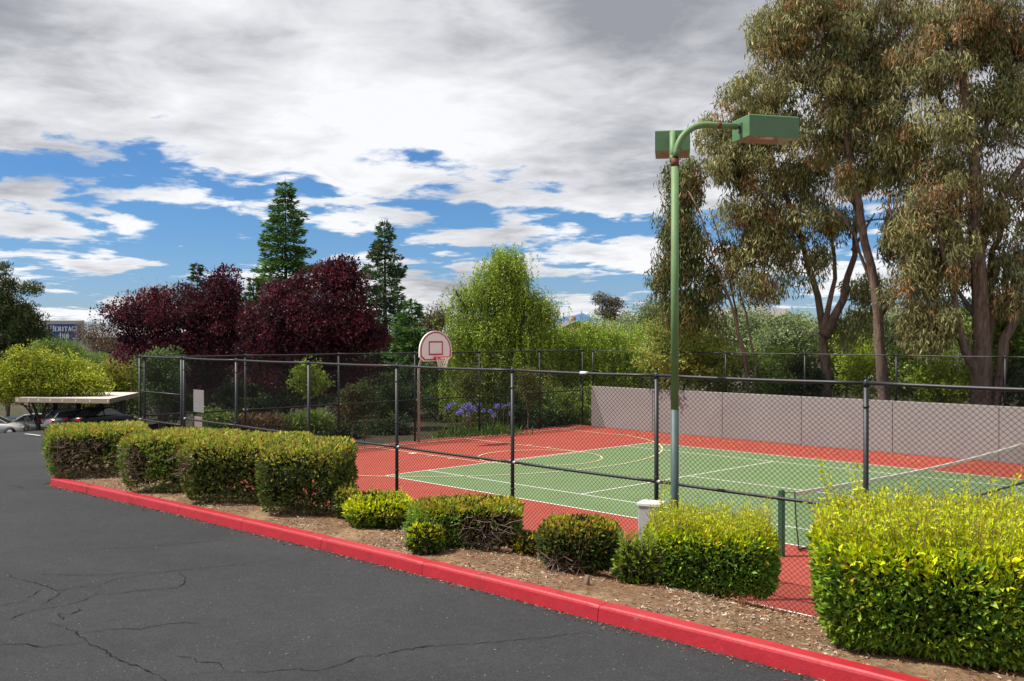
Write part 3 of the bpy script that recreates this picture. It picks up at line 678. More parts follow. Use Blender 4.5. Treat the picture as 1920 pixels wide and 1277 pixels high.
    for i in range(stems):
        a = R.uniform(0, 6.28); r0 = R.random() ** .5 * .25; b0 = np.array([0, 0, -.02]) + rx * math.cos(a) * r0 * Wd * .6 + fx * math.sin(a) * r0 * D * .6
        q = cube(1); q[0, 2] = R.uniform(-.2, .8); p, _ = shape(q * .98); e = world(p)[0] - ro; mid = b0 * .5 + e * .5 + np.array([R.gauss(0, .04), R.gauss(0, .04), -.06])
        st.tube([b0 + ro, mid + ro, e + ro], [.013, .008, .003], 5, False)
    for a, b_, lo, hi in brown:                                # bare twigs where the clipped face has died back
        for i in range(int(150 * (b_ - a) * Wd)):
            q = np.array([[R.uniform(a, b_) * 2 - 1, -1, R.uniform(lo, hi) * 2 - 1]]); p, _ = shape(q); e = world(p)[0] - fx * R.uniform(-.02, .05); v = unit(np.array([R.gauss(0, 1), R.gauss(0, 1), R.gauss(.5, .8)])) * R.uniform(.08, .3); v = v - fx * v.dot(fx) * .6
            st.tube([e - v, e - v * .4 + NR.normal(size=3) * .02, e], [.005, .004, .002], 4, False)
    st.v = [(x - ro[0], y - ro[1], z - ro[2]) for x, y, z in st.v]
    if st.v: tag(st.build('branches', TWIG, root), kind='stuff')
    return root

SH = 'clipped hedges beside the court gate'
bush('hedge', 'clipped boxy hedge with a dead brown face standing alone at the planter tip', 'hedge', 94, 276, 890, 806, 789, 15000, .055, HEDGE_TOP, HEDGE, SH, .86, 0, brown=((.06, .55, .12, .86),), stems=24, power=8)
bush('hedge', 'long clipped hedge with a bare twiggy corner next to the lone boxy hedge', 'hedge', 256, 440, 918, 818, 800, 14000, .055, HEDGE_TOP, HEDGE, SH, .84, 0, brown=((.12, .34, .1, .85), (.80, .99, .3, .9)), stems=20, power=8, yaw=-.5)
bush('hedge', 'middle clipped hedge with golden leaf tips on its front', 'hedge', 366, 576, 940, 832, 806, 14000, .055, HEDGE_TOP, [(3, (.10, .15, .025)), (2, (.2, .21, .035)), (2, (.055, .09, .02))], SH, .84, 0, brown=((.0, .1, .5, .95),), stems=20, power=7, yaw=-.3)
bush('hedge', 'dark green clipped hedge with a darker-leaved front beside the yellow shrub', 'hedge', 508, 656, 960, 842, 816, 11000, .055, HEDGE_TOP, [(3, (.07, .115, .025)), (2, (.11, .16, .032)), (1, (.2, .2, .04))], SH, .88, 0, stems=20, power=8, yaw=-.25)
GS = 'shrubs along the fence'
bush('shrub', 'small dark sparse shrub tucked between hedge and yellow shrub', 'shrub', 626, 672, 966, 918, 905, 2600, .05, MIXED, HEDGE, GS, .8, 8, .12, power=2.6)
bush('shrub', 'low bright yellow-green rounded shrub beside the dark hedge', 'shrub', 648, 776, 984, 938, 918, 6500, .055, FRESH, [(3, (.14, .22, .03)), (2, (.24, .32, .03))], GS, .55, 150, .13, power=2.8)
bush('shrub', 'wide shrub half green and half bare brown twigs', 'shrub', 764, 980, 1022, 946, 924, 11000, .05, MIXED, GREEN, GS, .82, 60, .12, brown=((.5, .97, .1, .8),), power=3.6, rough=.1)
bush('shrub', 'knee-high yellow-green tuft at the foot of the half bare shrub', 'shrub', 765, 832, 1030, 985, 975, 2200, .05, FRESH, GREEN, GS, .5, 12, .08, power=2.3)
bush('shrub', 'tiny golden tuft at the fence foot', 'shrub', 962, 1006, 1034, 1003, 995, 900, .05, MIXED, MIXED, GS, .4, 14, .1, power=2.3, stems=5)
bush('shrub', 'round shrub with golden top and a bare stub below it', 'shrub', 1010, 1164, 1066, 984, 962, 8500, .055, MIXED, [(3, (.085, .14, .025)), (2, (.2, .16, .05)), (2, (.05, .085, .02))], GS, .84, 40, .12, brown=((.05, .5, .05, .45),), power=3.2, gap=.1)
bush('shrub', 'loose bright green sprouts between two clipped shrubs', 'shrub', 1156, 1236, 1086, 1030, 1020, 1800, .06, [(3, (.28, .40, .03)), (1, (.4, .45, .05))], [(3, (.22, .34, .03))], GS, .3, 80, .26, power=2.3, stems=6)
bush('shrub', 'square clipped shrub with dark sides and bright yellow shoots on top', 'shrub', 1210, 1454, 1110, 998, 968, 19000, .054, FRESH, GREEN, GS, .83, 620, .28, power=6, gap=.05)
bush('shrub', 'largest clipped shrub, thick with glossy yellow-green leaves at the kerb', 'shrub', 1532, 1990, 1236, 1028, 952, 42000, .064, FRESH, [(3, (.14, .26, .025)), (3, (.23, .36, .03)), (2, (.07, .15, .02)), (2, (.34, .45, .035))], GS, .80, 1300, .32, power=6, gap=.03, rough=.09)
WL = iter(['tall whip just left of the bare-stubbed round shrub', 'tallest whip behind the round golden-topped shrub', 'whip over the right shoulder of the round shrub', 'short whip behind the middle of the round shrub', 'whip between the pale electrical box and the light pole', 'whip right of the light pole foot', 'whip behind the twiggy side of the half bare shrub', 'whip behind the green side of the half bare shrub'])
for px, py, hh in ((1062, 1000, .75), (1118, 1005, .8), (1136, 1000, .7), (1106, 1010, .5), (1245, 1005, .8), (1290, 1000, .6), (900, 960, .5), (862, 950, .5)):   # lone whips at the fence foot
    p = on_y(px, py, FENCE_Y - .16); p[2] = mulch_z(p[0], p[1]); root = thing('sapling', 'thin leafy ' + next(WL), 'plant', p, 0, 'leafy whips at the fence foot'); lv = Leaves(); st = MB()
    for k in range(3):
        e = np.array([R.gauss(0, .07), R.gauss(0, .03), hh * R.uniform(.75, 1.1)]); st.tube([(0, 0, -.02), e * .5 + NR.normal(size=3) * .01, e], [.005, .004, .002], 4)
        m = 34; t = NR.uniform(.35, 1, m)[:, None]; lv.add(np.asarray(p) + e * t, NR.normal(size=(m, 3)) + np.array([0, 0, .7]), NR.uniform(.025, .05, m), NR.uniform(.010, .016, m), pick(MIXED, m))
    st.build('stem', STEM, root); lv.build('foliage', root, p)
b = hit_mulch(1100, 1086); root = thing('stump', 'small grey cut stub in front of the round shrub', 'stump', b - np.array([0, 0, .02])); MB().tube([(0, 0, 0), (.006, 0, .06), (.0, .01, .13)], [.035, .028, .024], 9).build('stub', BARK_PALE, root, True)

# ================================================================== TREES
def tree(name, label, base, stems, blobs, depth, leaf, group=None, bark=None, mat_leaf=None, dr=.8, tw=.018, cat='tree', limb=.045, twigs=0, thin=1.):
    """stems: [(pixel polyline, r0, r1)] at `depth`; blobs: [(px, py, rx, ry, clumps)]; leaf: dict(n, L, W, pal, mode, spread)"""
    bz = ground_z(base[0], base[1]); base = np.array([base[0], base[1], bz]); root = thing(name, label, cat, base, 0, group); s = depth / F
    wood = MB(); lv = Leaves(); sk = []
    off = depth - depth_of(base)
    for poly, r0, r1 in stems:
        P = []; m = len(poly); dz = R.uniform(-.5, .5) if len(stems) > 1 else 0.
        for i, (px, py) in enumerate(poly): P.append(at(px, py, depth + dz * i * .5) - base)
        if P[0][2] < 2.5: P = [np.array([P[0][0], P[0][1], -.1])] + P if P[0][2] > .2 else [np.array([P[0][0], P[0][1], -.1])] + P[1:]
        Q = [];
        for a, b_ in zip(P, P[1:]):
            k = max(2, int(np.linalg.norm(b_ - a) / .6))
            for i in range(k): Q.append(a + (b_ - a) * i / k + (NR.normal(size=3) * .035 if Q else 0))
        Q.append(P[-1]); n = len(Q); rad = [(r0 + (r1 - r0) * (i / (n - 1)) ** .62) * (1.25 if i == 0 else 1) for i in range(n)]
        wood.tube(Q, rad, 9); sk += list(zip(Q, rad))
    SP = np.array([q for q, _ in sk]); SR = np.array([r for _, r in sk])
    cl = []
    for px, py, rx, ry, k in blobs:
        for _ in range(max(2, int(k * thin))):
            v = unit(NR.normal(size=3)) * R.random() ** .45
            c = at(px, py, depth) + RT * v[0] * rx * s + FW * v[1] * min(rx, ry * 1.5) * s * dr + np.array([0, 0, v[2] * ry * s]); cl.append((c - base, rx * s))
    cl.sort(key=lambda q: np.linalg.norm(SP - q[0], axis=1).min())
    for c, br in cl:
        dv = c - SP; dist = np.linalg.norm(dv, axis=1) + np.where(dv[:, 2] < .0, -dv[:, 2] * 1.2, 0) - SR * .5; j = int(dist.argmin()); a = SP[j]; l = np.linalg.norm(c - a)
        r0 = min(SR[j] * .65, limb * (.4 + l * .22)); r1 = min(r0, .008)
        mid = a * .55 + c * .45 + np.array([R.gauss(0, .1) * l * .5, R.gauss(0, .1) * l * .5, .12 * l]); q = [a, a * .75 + mid * .25 + NR.normal(size=3) * .03, mid, mid * .4 + c * .6 + NR.normal(size=3) * .05 * l, c]
        rr = [r0, r0 * .9, r0 * .65, r0 * .4, r1]; wood.tube(q, rr, 5, False)
        SP = np.vstack([SP, q[2:]]); SR = np.r_[SR, rr[2:]]
        m = max(6, int(leaf['n'] * R.uniform(.5, 1.5))); sp = leaf['spread'] * R.uniform(.65, 1.3)
        g = NR.normal(size=(m, 3)); g *= (np.minimum(1, 1.55 / np.linalg.norm(g, axis=1)) * NR.uniform(.75, 1, m))[:, None]; g = g * sp * np.array(leaf.get('aniso', (1, 1, .75)))
        pal = leaf['pal'] if R.random() > leaf.get('alt_p', 0) else leaf['alt']
        shade = R.uniform(.7, 1.3)
        mode = leaf['mode']; wc = base + c
        if mode == 'droop': D = NR.normal(size=(m, 3)) * .45 + np.array([0, 0, -1.])
        elif mode == 'strand':
            k = max(3, m // 16); st = np.repeat(NR.normal(size=(k, 3)) * sp * np.array([1, 1, .5]), 16, 0)[:m]; m = len(st); t = np.tile(np.linspace(0, 1, 16), k)[:m, None]; ln = np.repeat(NR.uniform(.4, 1.0, k), 16)[:m, None] * leaf['hang']
            g = st + np.array([0, 0, -1.]) * t * ln + NR.normal(size=(m, 3)) * .035; D = NR.normal(size=(m, 3)) * .8 + np.array([0, 0, -.7])
        elif mode == 'up': D = NR.normal(size=(m, 3)) * .6 + unit(g) * .5 + np.array([0, 0, .8])
        else: D = NR.normal(size=(m, 3)) + unit(g) * .8 + np.array([0, 0, .15])
        L = leaf['L'] * NR.uniform(.6, 1.3, m); lv.add(wc + g, D, L, L * leaf['W'] * NR.uniform(.8, 1.2, m), pick(pal, m) * shade)
        for _ in range(twigs):
            e = c + NR.normal(size=3) * sp * .9; wood.tube([c, (c + e) / 2 + NR.normal(size=3) * .04, e], [r1, r1 * .7, .003], 3, False)
    wood.build('trunk', bark or BARK, root, True); lv.build('crown', root, base, mat_leaf)
    return root

EUC = [(4, (0.253, 0.257, 0.102)), (3, (0.342, 0.329, 0.132)), (2, (0.171, 0.185, 0.076)), (.8, (0.397, 0.299, 0.128))]
EUR = [(3, (.40, .21, .085)), (2, (.29, .215, .10)), (2, (.19, .19, .085))]
EL = dict(n=170, L=.22, W=.20, pal=EUC, alt=EUR, alt_p=.16, mode='droop', spread=.33, aniso=(1, 1, 1.0))
def base_y(px, Y): p = on_y(px, 700, Y); return p, depth_of(p)

p, d = base_y(1845, 17.5)
tree('eucalyptus_tree', 'huge eucalyptus with several thick trunks rising from one base behind the wall', p,
     [([(1840, 740), (1836, 640), (1835, 500), (1828, 330), (1810, 180), (1790, 40)], .42, .10), ([(1850, 740), (1800, 640), (1790, 560), (1770, 470), (1745, 400)], .26, .07),
      ([(1865, 735), (1885, 640), (1920, 560), (1960, 480)], .28, .10), ([(1830, 480), (1870, 370), (1930, 290), (1990, 200)], .20, .06), ([(1822, 300), (1870, 180), (1900, 60)], .12, .04), ([(1815, 260), (1750, 170), (1720, 90)], .10, .03), ([(1835, 600), (1780, 520), (1720, 470)], .10, .03), ([(1850, 740), (1855, 600), (1862, 470), (1880, 420)], .24, .08)],
     [(1800, 40, 95, 70, 60), (1740, 130, 70, 60, 34), (1880, 80, 60, 80, 36), (1730, 250, 80, 70, 44), (1900, 200, 60, 80, 34), (1790, 330, 75, 60, 30), (1730, 400, 70, 60, 44), (1880, 380, 60, 80, 34), (1760, 480, 80, 50, 44), (1720, 540, 55, 60, 34), (1890, 520, 50, 70, 30), (1760, 610, 60, 45, 26), (1960, 100, 60, 120, 30), (1970, 380, 60, 120, 30), (1840, -60, 110, 60, 34), (1850, 210, 60, 60, 18)], d, {**EL, 'alt_p': .30}, 'eucalyptus trees behind the wall', dr=1., thin=.78, limb=.07, twigs=1)
p, d = base_y(1655, 16.6)
tree('eucalyptus_tree', 'tall slender eucalyptus whose single leaning trunk runs up through its crown', p,
     [([(1658, 740), (1650, 640), (1640, 540), (1618, 420), (1596, 300), (1570, 180), (1530, 60), (1510, -10)], .27, .05), ([(1640, 540), (1600, 440), (1560, 380)], .08, .03), ([(1605, 350), (1650, 260), (1680, 180)], .09, .03), ([(1585, 250), (1540, 150), (1480, 80)], .09, .03), ([(1645, 600), (1700, 540), (1730, 500)], .06, .02)],
     [(1510, 20, 95, 60, 62), (1450, 70, 60, 55, 34), (1590, 60, 90, 60, 52), (1640, 130, 70, 70, 42), (1540, 150, 100, 50, 48), (1640, 230, 70, 60, 34), (1560, 240, 80, 50, 34), (1670, 310, 55, 60, 26), (1600, 330, 60, 45, 20), (1680, 430, 40, 50, 20), (1560, -40, 110, 50, 30), (1690, 20, 50, 60, 18)], d, {**EL, 'alt_p': .16}, 'eucalyptus trees behind the wall', dr=1., thin=.78, limb=.07, twigs=1)
p, d = base_y(1552, 17.2)
tree('eucalyptus_tree', 'forked eucalyptus with broad drooping crown, its trunk splitting just above the fence', p,
     [([(1550, 735), (1546, 660), (1540, 600), (1522, 520), (1500, 430), (1470, 350)], .27, .06), ([(1545, 630), (1580, 560), (1600, 480), (1605, 400), (1590, 330)], .20, .05), ([(1546, 620), (1565, 520), (1560, 440), (1545, 380)], .13, .04), ([(1510, 450), (1440, 380), (1380, 330)], .08, .03), ([(1490, 400), (1440, 300), (1390, 220)], .08, .03), ([(1598, 470), (1640, 400)], .06, .03)],
     [(1420, 170, 80, 45, 40), (1370, 240, 60, 45, 32), (1460, 240, 80, 50, 40), (1350, 310, 50, 40, 22), (1430, 320, 90, 45, 42), (1520, 320, 70, 50, 30), (1480, 400, 90, 50, 40), (1400, 390, 60, 45, 26), (1560, 420, 50, 50, 18), (1440, 460, 70, 45, 30), (1500, 500, 60, 35, 16), (1420, 530, 55, 45, 20), (1620, 540, 40, 50, 14), (1580, 620, 50, 30, 10)], d, EL, 'eucalyptus trees behind the wall', dr=1., thin=.7, limb=.06, twigs=1)
p, d = base_y(1412, 15.8)
tree('eucalyptus_tree', 'small slanting eucalyptus with thin reddish stems and a narrow crown beside the light pole', p,
     [([(1408, 735), (1392, 660), (1372, 590), (1345, 500), (1320, 420), (1292, 360)], .09, .025), ([(1404, 700), (1385, 620), (1375, 540), (1350, 440), (1330, 390)], .06, .02), ([(1414, 735), (1416, 680), (1405, 620), (1395, 560), (1370, 500)], .075, .02), ([(1350, 510), (1310, 470), (1275, 450)], .04, .015), ([(1385, 640), (1330, 630), (1280, 640)], .03, .01)],
     [(1284, 340, 30, 42, 36), (1270, 420, 28, 48, 40), (1300, 470, 40, 45, 24), (1256, 510, 26, 42, 28), (1345, 540, 45, 40, 18), (1270, 575, 38, 35, 24), (1380, 480, 35, 40, 14), (1325, 590, 50, 30, 14)], d, {**EL, 'n': 110, 'pal': [(3, (.12, .16, .05)), (2, (.17, .20, .06)), (1, (.22, .17, .07))], 'alt_p': .15, 'spread': .33}, 'eucalyptus trees behind the wall', BARK_PALE, limb=.03)

PLUM = [(4, (0.134, 0.024, 0.036)), (2, (0.196, 0.035, 0.047)), (3, (0.066, 0.018, 0.028)), (1, (0.103, 0.050, 0.068))]
PL = dict(n=175, L=.125, W=.62, pal=PLUM, alt=[(1, (.04, .014, .022)), (1, (.06, .016, .026))], alt_p=.35, mode='up', spread=.40)
GP = 'purple plum trees behind the back fence'
p = at(560, 790, 41)
tree('purple_plum_tree', 'broad wine-red plum tree with one tall spire on its right shoulder, behind the hoop fence', p,
     [([(590, 800), (585, 730), (560, 660), (540, 600)], .16, .05), ([(588, 760), (620, 690), (640, 620), (640, 540)], .12, .04), ([(586, 750), (540, 690), (505, 640)], .10, .03), ([(588, 740), (600, 660), (595, 570)], .10, .03)],
     [(560, 600, 70, 46, 62), (630, 592, 62, 54, 62), (510, 590, 50, 45, 44), (650, 630, 60, 42, 50), (500, 640, 55, 32, 36), (580, 640, 80, 40, 60), (640, 530, 24, 30, 20), (622, 512, 14, 14, 6), (680, 610, 28, 40, 18), (645, 505, 8, 14, 5), (608, 520, 8, 14, 5), (560, 535, 9, 14, 5), (520, 548, 9, 14, 5), (590, 528, 8, 12, 4), (665, 535, 10, 14, 5), (700, 640, 14, 30, 8), (470, 620, 12, 20, 6), (560, 700, 110, 35, 40), (660, 700, 60, 45, 24)], 41, PL, GP, BARK_DARK, dr=.9, twigs=3, thin=.85)
p = at(345, 790, 43)
tree('purple_plum_tree', 'loose wine-red plum tree with airy ragged left side and twiggy stems', p,
     [([(385, 800), (382, 730), (370, 650), (350, 590)], .14, .04), ([(384, 760), (420, 680), (425, 600), (420, 550)], .12, .03), ([(380, 750), (320, 680), (270, 640), (240, 610)], .10, .02), ([(378, 740), (300, 720), (262, 670)], .08, .02)],
     [(415, 560, 38, 34, 36), (360, 590, 50, 35, 44), (420, 610, 45, 45, 46), (310, 590, 40, 32, 30), (255, 590, 45, 30, 24), (340, 640, 60, 38, 50), (270, 640, 50, 30, 26), (420, 660, 50, 35, 34), (225, 600, 22, 20, 8), (425, 518, 8, 14, 5), (400, 532, 8, 12, 5), (345, 552, 9, 12, 5), (300, 560, 9, 10, 4), (280, 566, 9, 10, 4), (205, 590, 10, 10, 4), (450, 580, 9, 16, 5), (240, 665, 30, 16, 8), (390, 710, 90, 30, 30)], 43, {**PL, 'n': 130}, GP, BARK_DARK, dr=.9, twigs=3, thin=.85)

def conifer(name, label, px, top, bot, half, depth, n, pal, group, lean=0., droop=.15, irr=.35, skirt=1.):
    p = at(px, bot, depth); bz = ground_z(p[0], p[1]); base = np.array([p[0], p[1], bz]); s = depth / F; H = CZ + (629.1 - top) * s - bz; root = thing(name, label, 'tree', base, 0, group)
    wood = MB(); lv = Leaves(); k = 14; wood.tube([(lean * i / k * .3, 0, H * i / k) for i in range(k + 1)], [.008 + .26 * (1 - i / k) ** 1.2 for i in range(k + 1)], 9)
    h = H * .10
    while h < H * .985:
        f = 1 - h / H; prof = (f ** .72) * (1 - .25 * max(0, f - .8) * 5 * .4) * skirt
        for j in range(5):
            a = R.uniform(0, 6.28); l = max(.15, half * s * prof * R.uniform(1 - irr * 1.3, 1 + irr * .6) * 1.12); u = np.array([math.cos(a), math.sin(a), 0]); v = np.array([-u[1], u[0], 0])
            b0 = np.array([lean * h / H * .3, 0, h]); tip = b0 + u * l + np.array([0, 0, l * R.uniform(-.18, .30) - droop * l * .2]); mid = (b0 + tip) / 2 + np.array([0, 0, -.06 * l]); wood.tube([b0, mid, tip], [.012 + .016 * f, .012, .004], 4, False)
            m = int(n * .8 * (l / 2.) ** 1.2) + 12; t = NR.random(m) ** .6; side = NR.uniform(-1, 1, m) * (.12 + .34 * l * np.sin(t * 2.6).clip(.15)) 
            P = base + b0 + (tip - b0) * t[:, None] + v * side[:, None] + np.array([0, 0, 1.]) * (-np.abs(side) * .25 + NR.normal(size=m) * .05 - .06 * l * np.sin(t * 3.1))[:, None]
            D = u + v * (np.sign(side) * .8)[:, None] + NR.normal(size=(m, 3)) * .35 + np.array([0, 0, .1]); L = NR.uniform(.16, .34, m); lv.add(P, D, L, L * .30, pick(pal, m) * R.uniform(.8, 1.25))
        h += .24
    wood.build('trunk', BARK_DARK, root, True); lv.build('crown', root, base, NEEDLE)
RW = [(3, (0.091, 0.189, 0.049)), (2, (0.146, 0.266, 0.061)), (2, (0.061, 0.126, 0.041)), (.6, (0.259, 0.355, 0.072))]
GC = 'conifers rising behind the plum trees'
conifer('redwood_tree', 'tallest pointed dark green redwood rising behind the wine-red plum', 536, 333, 760, 104, 56, 190, RW, GC)
conifer('redwood_tree', 'narrow bluish green redwood beside the pepper tree', 722, 408, 760, 80, 54, 170, [(3, (.085, .15, .06)), (2, (.12, .19, .08)), (2, (.06, .105, .045)), (.6, (.16, .15, .07))], GC, irr=.4)
conifer('redwood_tree', 'short young conifer tip just showing above the loose plum', 370, 488, 740, 52, 60, 150, [(3, (.05, .08, .03)), (1, (.10, .11, .04))], GC, irr=.5)
conifer('redwood_tree', 'stout dark conifer filling the gap behind the backboard', 772, 560, 790, 78, 50, 220, RW, GC, skirt=1.1)
conifer('redwood_tree', 'light green conifer bough peeking between the two plums', 476, 515, 760, 42, 52, 160, [(3, (.07, .12, .03)), (1, (.11, .16, .04))], GC, irr=.5)

PEP = [(3, (0.263, 0.378, 0.044)), (3, (0.350, 0.457, 0.056)), (2, (0.175, 0.272, 0.037)), (1, (0.437, 0.474, 0.075))]
p = at(925, 790, 42.5)
tree('pepper_tree', 'tall weeping lime green pepper tree right of the backboard', p,
     [([(920, 800), (922, 720), (925, 640), (935, 570), (948, 515), (946, 495)], .22, .02), ([(923, 680), (890, 620), (870, 570), (855, 545)], .10, .03), ([(925, 640), (970, 580), (1010, 560)], .10, .03), ([(924, 620), (905, 560), (915, 520)], .08, .03)],
     [(948, 478, 16, 14, 14), (946, 500, 36, 26, 36), (920, 540, 45, 30, 34), (970, 545, 45, 30, 34), (868, 560, 28, 25, 16), (1005, 575, 30, 25, 20), (890, 610, 55, 35, 46), (960, 610, 70, 35, 56), (870, 660, 38, 40, 34), (940, 670, 80, 40, 56), (1010, 650, 45, 35, 34), (1000, 720, 60, 40, 30), (880, 730, 60, 40, 34), (950, 750, 70, 40, 30)], 42.5,
     dict(n=225, L=.14, W=.27, pal=PEP, mode='strand', spread=.36, hang=1.1), None, BARK_DARK)
for (a, b_), lab in (((1090, 690), 'low weeping lime shrub tree spreading between pepper tree and pole'), ((1180, 700), 'rounded lime shrub tree leaning towards the light pole')):
    p = at(a, 790, 44 if a < 1150 else 46); tree('pepper_tree', lab, p, [([(a, 800), (a + 4, 730), (a - 6, 660)], .12, .03), ([(a + 2, 760), (a + 40, 690)], .06, .02), ([(a + 2, 760), (a - 40, 690)], .06, .02)],
         [(a - 40, b_ - 62, 45, 28, 40), (a + 30, b_ - 68, 50, 30, 46), (a, b_ - 20, 78, 40, 66), (a - 30, b_ + 40, 70, 45, 34), (a + 45, b_ + 30, 55, 50, 30)], 44 if a < 1150 else 46, dict(n=180, L=.13, W=.28, pal=PEP, mode='strand', spread=.36, hang=.9), 'low lime trees beyond the corner', BARK_DARK)

# understory: shrubs beyond the wall and the back fence, each its own plant
def shrub_far(name, label, px, py, rx, ry, depth, pal, n, L, W, mode='any', group=None, stems=4, spread=.3, per=130):
    p = at(px, py, depth); gz = ground_z(p[0], p[1]); zb = 629.1 + (CZ - gz) * F / depth
    st = [([(px + R.uniform(-.2, .2) * rx, zb), (px + R.uniform(-.6, .6) * rx, (py + zb) / 2), (px + R.uniform(-.7, .7) * rx, py - R.uniform(0, .5) * ry)], .05, .015) for _ in range(stems)]
    return tree(name, label, p, st, [(px, py, rx, ry, n)], depth, dict(n=per, L=L, W=W, pal=pal, mode=mode, spread=spread), group, BARK_DARK, limb=.02, cat='shrub')
OLIVE = [(3, (0.218, 0.277, 0.125)), (2, (0.336, 0.394, 0.185)), (2, (0.143, 0.185, 0.084))]
LIME = [(3, (0.318, 0.419, 0.039)), (2, (0.485, 0.530, 0.047)), (1, (0.205, 0.292, 0.039))]
GOLD = [(3, (0.262, 0.329, 0.056)), (2, (0.333, 0.314, 0.084)), (2, (0.178, 0.259, 0.049)), (1, (0.405, 0.408, 0.084))]
DKG = [(3, (0.041, 0.067, 0.020)), (2, (0.063, 0.099, 0.027)), (1, (0.027, 0.045, 0.016))]  # leaf greens darkened to paint in the deep understory shade
MIDG = [(3, (0.206, 0.294, 0.057)), (2, (0.314, 0.406, 0.068)), (1, (0.121, 0.183, 0.048))]
GU = 'shrubs growing behind the mauve wall'
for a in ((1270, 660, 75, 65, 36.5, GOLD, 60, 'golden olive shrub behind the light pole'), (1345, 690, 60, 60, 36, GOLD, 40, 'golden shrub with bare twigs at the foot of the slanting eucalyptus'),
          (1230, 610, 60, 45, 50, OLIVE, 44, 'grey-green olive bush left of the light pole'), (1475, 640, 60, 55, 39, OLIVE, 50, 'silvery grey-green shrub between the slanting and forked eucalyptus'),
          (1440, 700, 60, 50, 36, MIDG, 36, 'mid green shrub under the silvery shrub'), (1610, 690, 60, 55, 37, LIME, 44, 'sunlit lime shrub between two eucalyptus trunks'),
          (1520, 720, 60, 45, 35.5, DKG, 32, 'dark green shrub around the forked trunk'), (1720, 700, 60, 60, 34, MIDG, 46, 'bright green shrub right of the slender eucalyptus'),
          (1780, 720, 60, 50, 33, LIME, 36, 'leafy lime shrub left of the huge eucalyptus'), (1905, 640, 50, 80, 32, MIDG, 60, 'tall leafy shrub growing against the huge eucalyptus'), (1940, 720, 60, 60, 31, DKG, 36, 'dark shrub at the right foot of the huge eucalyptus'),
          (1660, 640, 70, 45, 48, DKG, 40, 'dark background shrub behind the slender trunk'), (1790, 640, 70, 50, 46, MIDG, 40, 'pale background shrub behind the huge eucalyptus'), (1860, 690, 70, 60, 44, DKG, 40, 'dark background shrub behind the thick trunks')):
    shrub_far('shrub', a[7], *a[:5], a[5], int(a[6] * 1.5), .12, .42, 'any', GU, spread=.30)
GB = 'shrubs behind the hoop fence'
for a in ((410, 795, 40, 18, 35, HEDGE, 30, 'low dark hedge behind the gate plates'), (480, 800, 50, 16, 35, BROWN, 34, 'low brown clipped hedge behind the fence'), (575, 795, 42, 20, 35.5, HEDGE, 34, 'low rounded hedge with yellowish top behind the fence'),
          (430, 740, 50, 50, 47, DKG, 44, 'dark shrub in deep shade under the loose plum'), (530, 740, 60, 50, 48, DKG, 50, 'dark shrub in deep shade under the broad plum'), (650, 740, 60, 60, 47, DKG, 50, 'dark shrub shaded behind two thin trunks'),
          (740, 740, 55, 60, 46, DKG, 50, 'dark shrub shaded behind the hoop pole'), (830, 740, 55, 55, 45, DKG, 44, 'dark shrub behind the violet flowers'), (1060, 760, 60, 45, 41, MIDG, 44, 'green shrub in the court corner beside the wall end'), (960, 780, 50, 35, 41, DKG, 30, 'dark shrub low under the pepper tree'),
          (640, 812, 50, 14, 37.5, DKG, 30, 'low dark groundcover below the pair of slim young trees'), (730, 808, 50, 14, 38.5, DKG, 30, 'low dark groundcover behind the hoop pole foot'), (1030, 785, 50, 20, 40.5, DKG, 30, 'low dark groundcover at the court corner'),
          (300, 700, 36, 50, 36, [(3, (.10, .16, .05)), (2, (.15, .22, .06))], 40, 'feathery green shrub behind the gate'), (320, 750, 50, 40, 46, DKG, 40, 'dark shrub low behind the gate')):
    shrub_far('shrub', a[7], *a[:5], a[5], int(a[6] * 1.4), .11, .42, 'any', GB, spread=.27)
for (x, top, wd, base_py, dep, pal, lab) in ((578, 690, 40, 815, 33.0, [(3, (.22, .32, .03)), (1, (.3, .38, .05))], 'young yellow-green sapling with a rounded leafy head behind the fence'), (660, 735, 30, 818, 34.5, [(2, (.10, .13, .04)), (1, (.2, .13, .05))], 'slim young tree with bronze-green head, left one of a pair'), (684, 725, 30, 820, 34.8, [(2, (.09, .13, .04)), (1, (.13, .15, .05))], 'slim young tree with dull green head, right one of a pair'),
                                        (990, 705, 26, 800, 38.6, [(2, (.22, .20, .05)), (1, (.14, .17, .04))], 'staked young tree with golden head under the pepper tree'), (878, 700, 30, 800, 37.6, [(2, (.20, .22, .05)), (1, (.12, .16, .04))], 'staked young tree behind the violet flowers')):
    p = at(x, base_py, dep); tree('young_tree', lab, p, [([(x, base_py), (x - 2, (base_py + top) / 2), (x + 1, top + 10)], .035, .015)], [(x - wd * .3, top + 18, wd * .7, 22, 9), (x + wd * .4, top + 22, wd * .6, 20, 8), (x, top, wd * .5, 18, 8), (x + 3, top + 45, wd * .4, 16, 5)], dep, dict(n=60, L=.11, W=.45, pal=pal, mode='any', spread=.2), 'young trees behind the hoop fence', BARK_PALE, limb=.015)

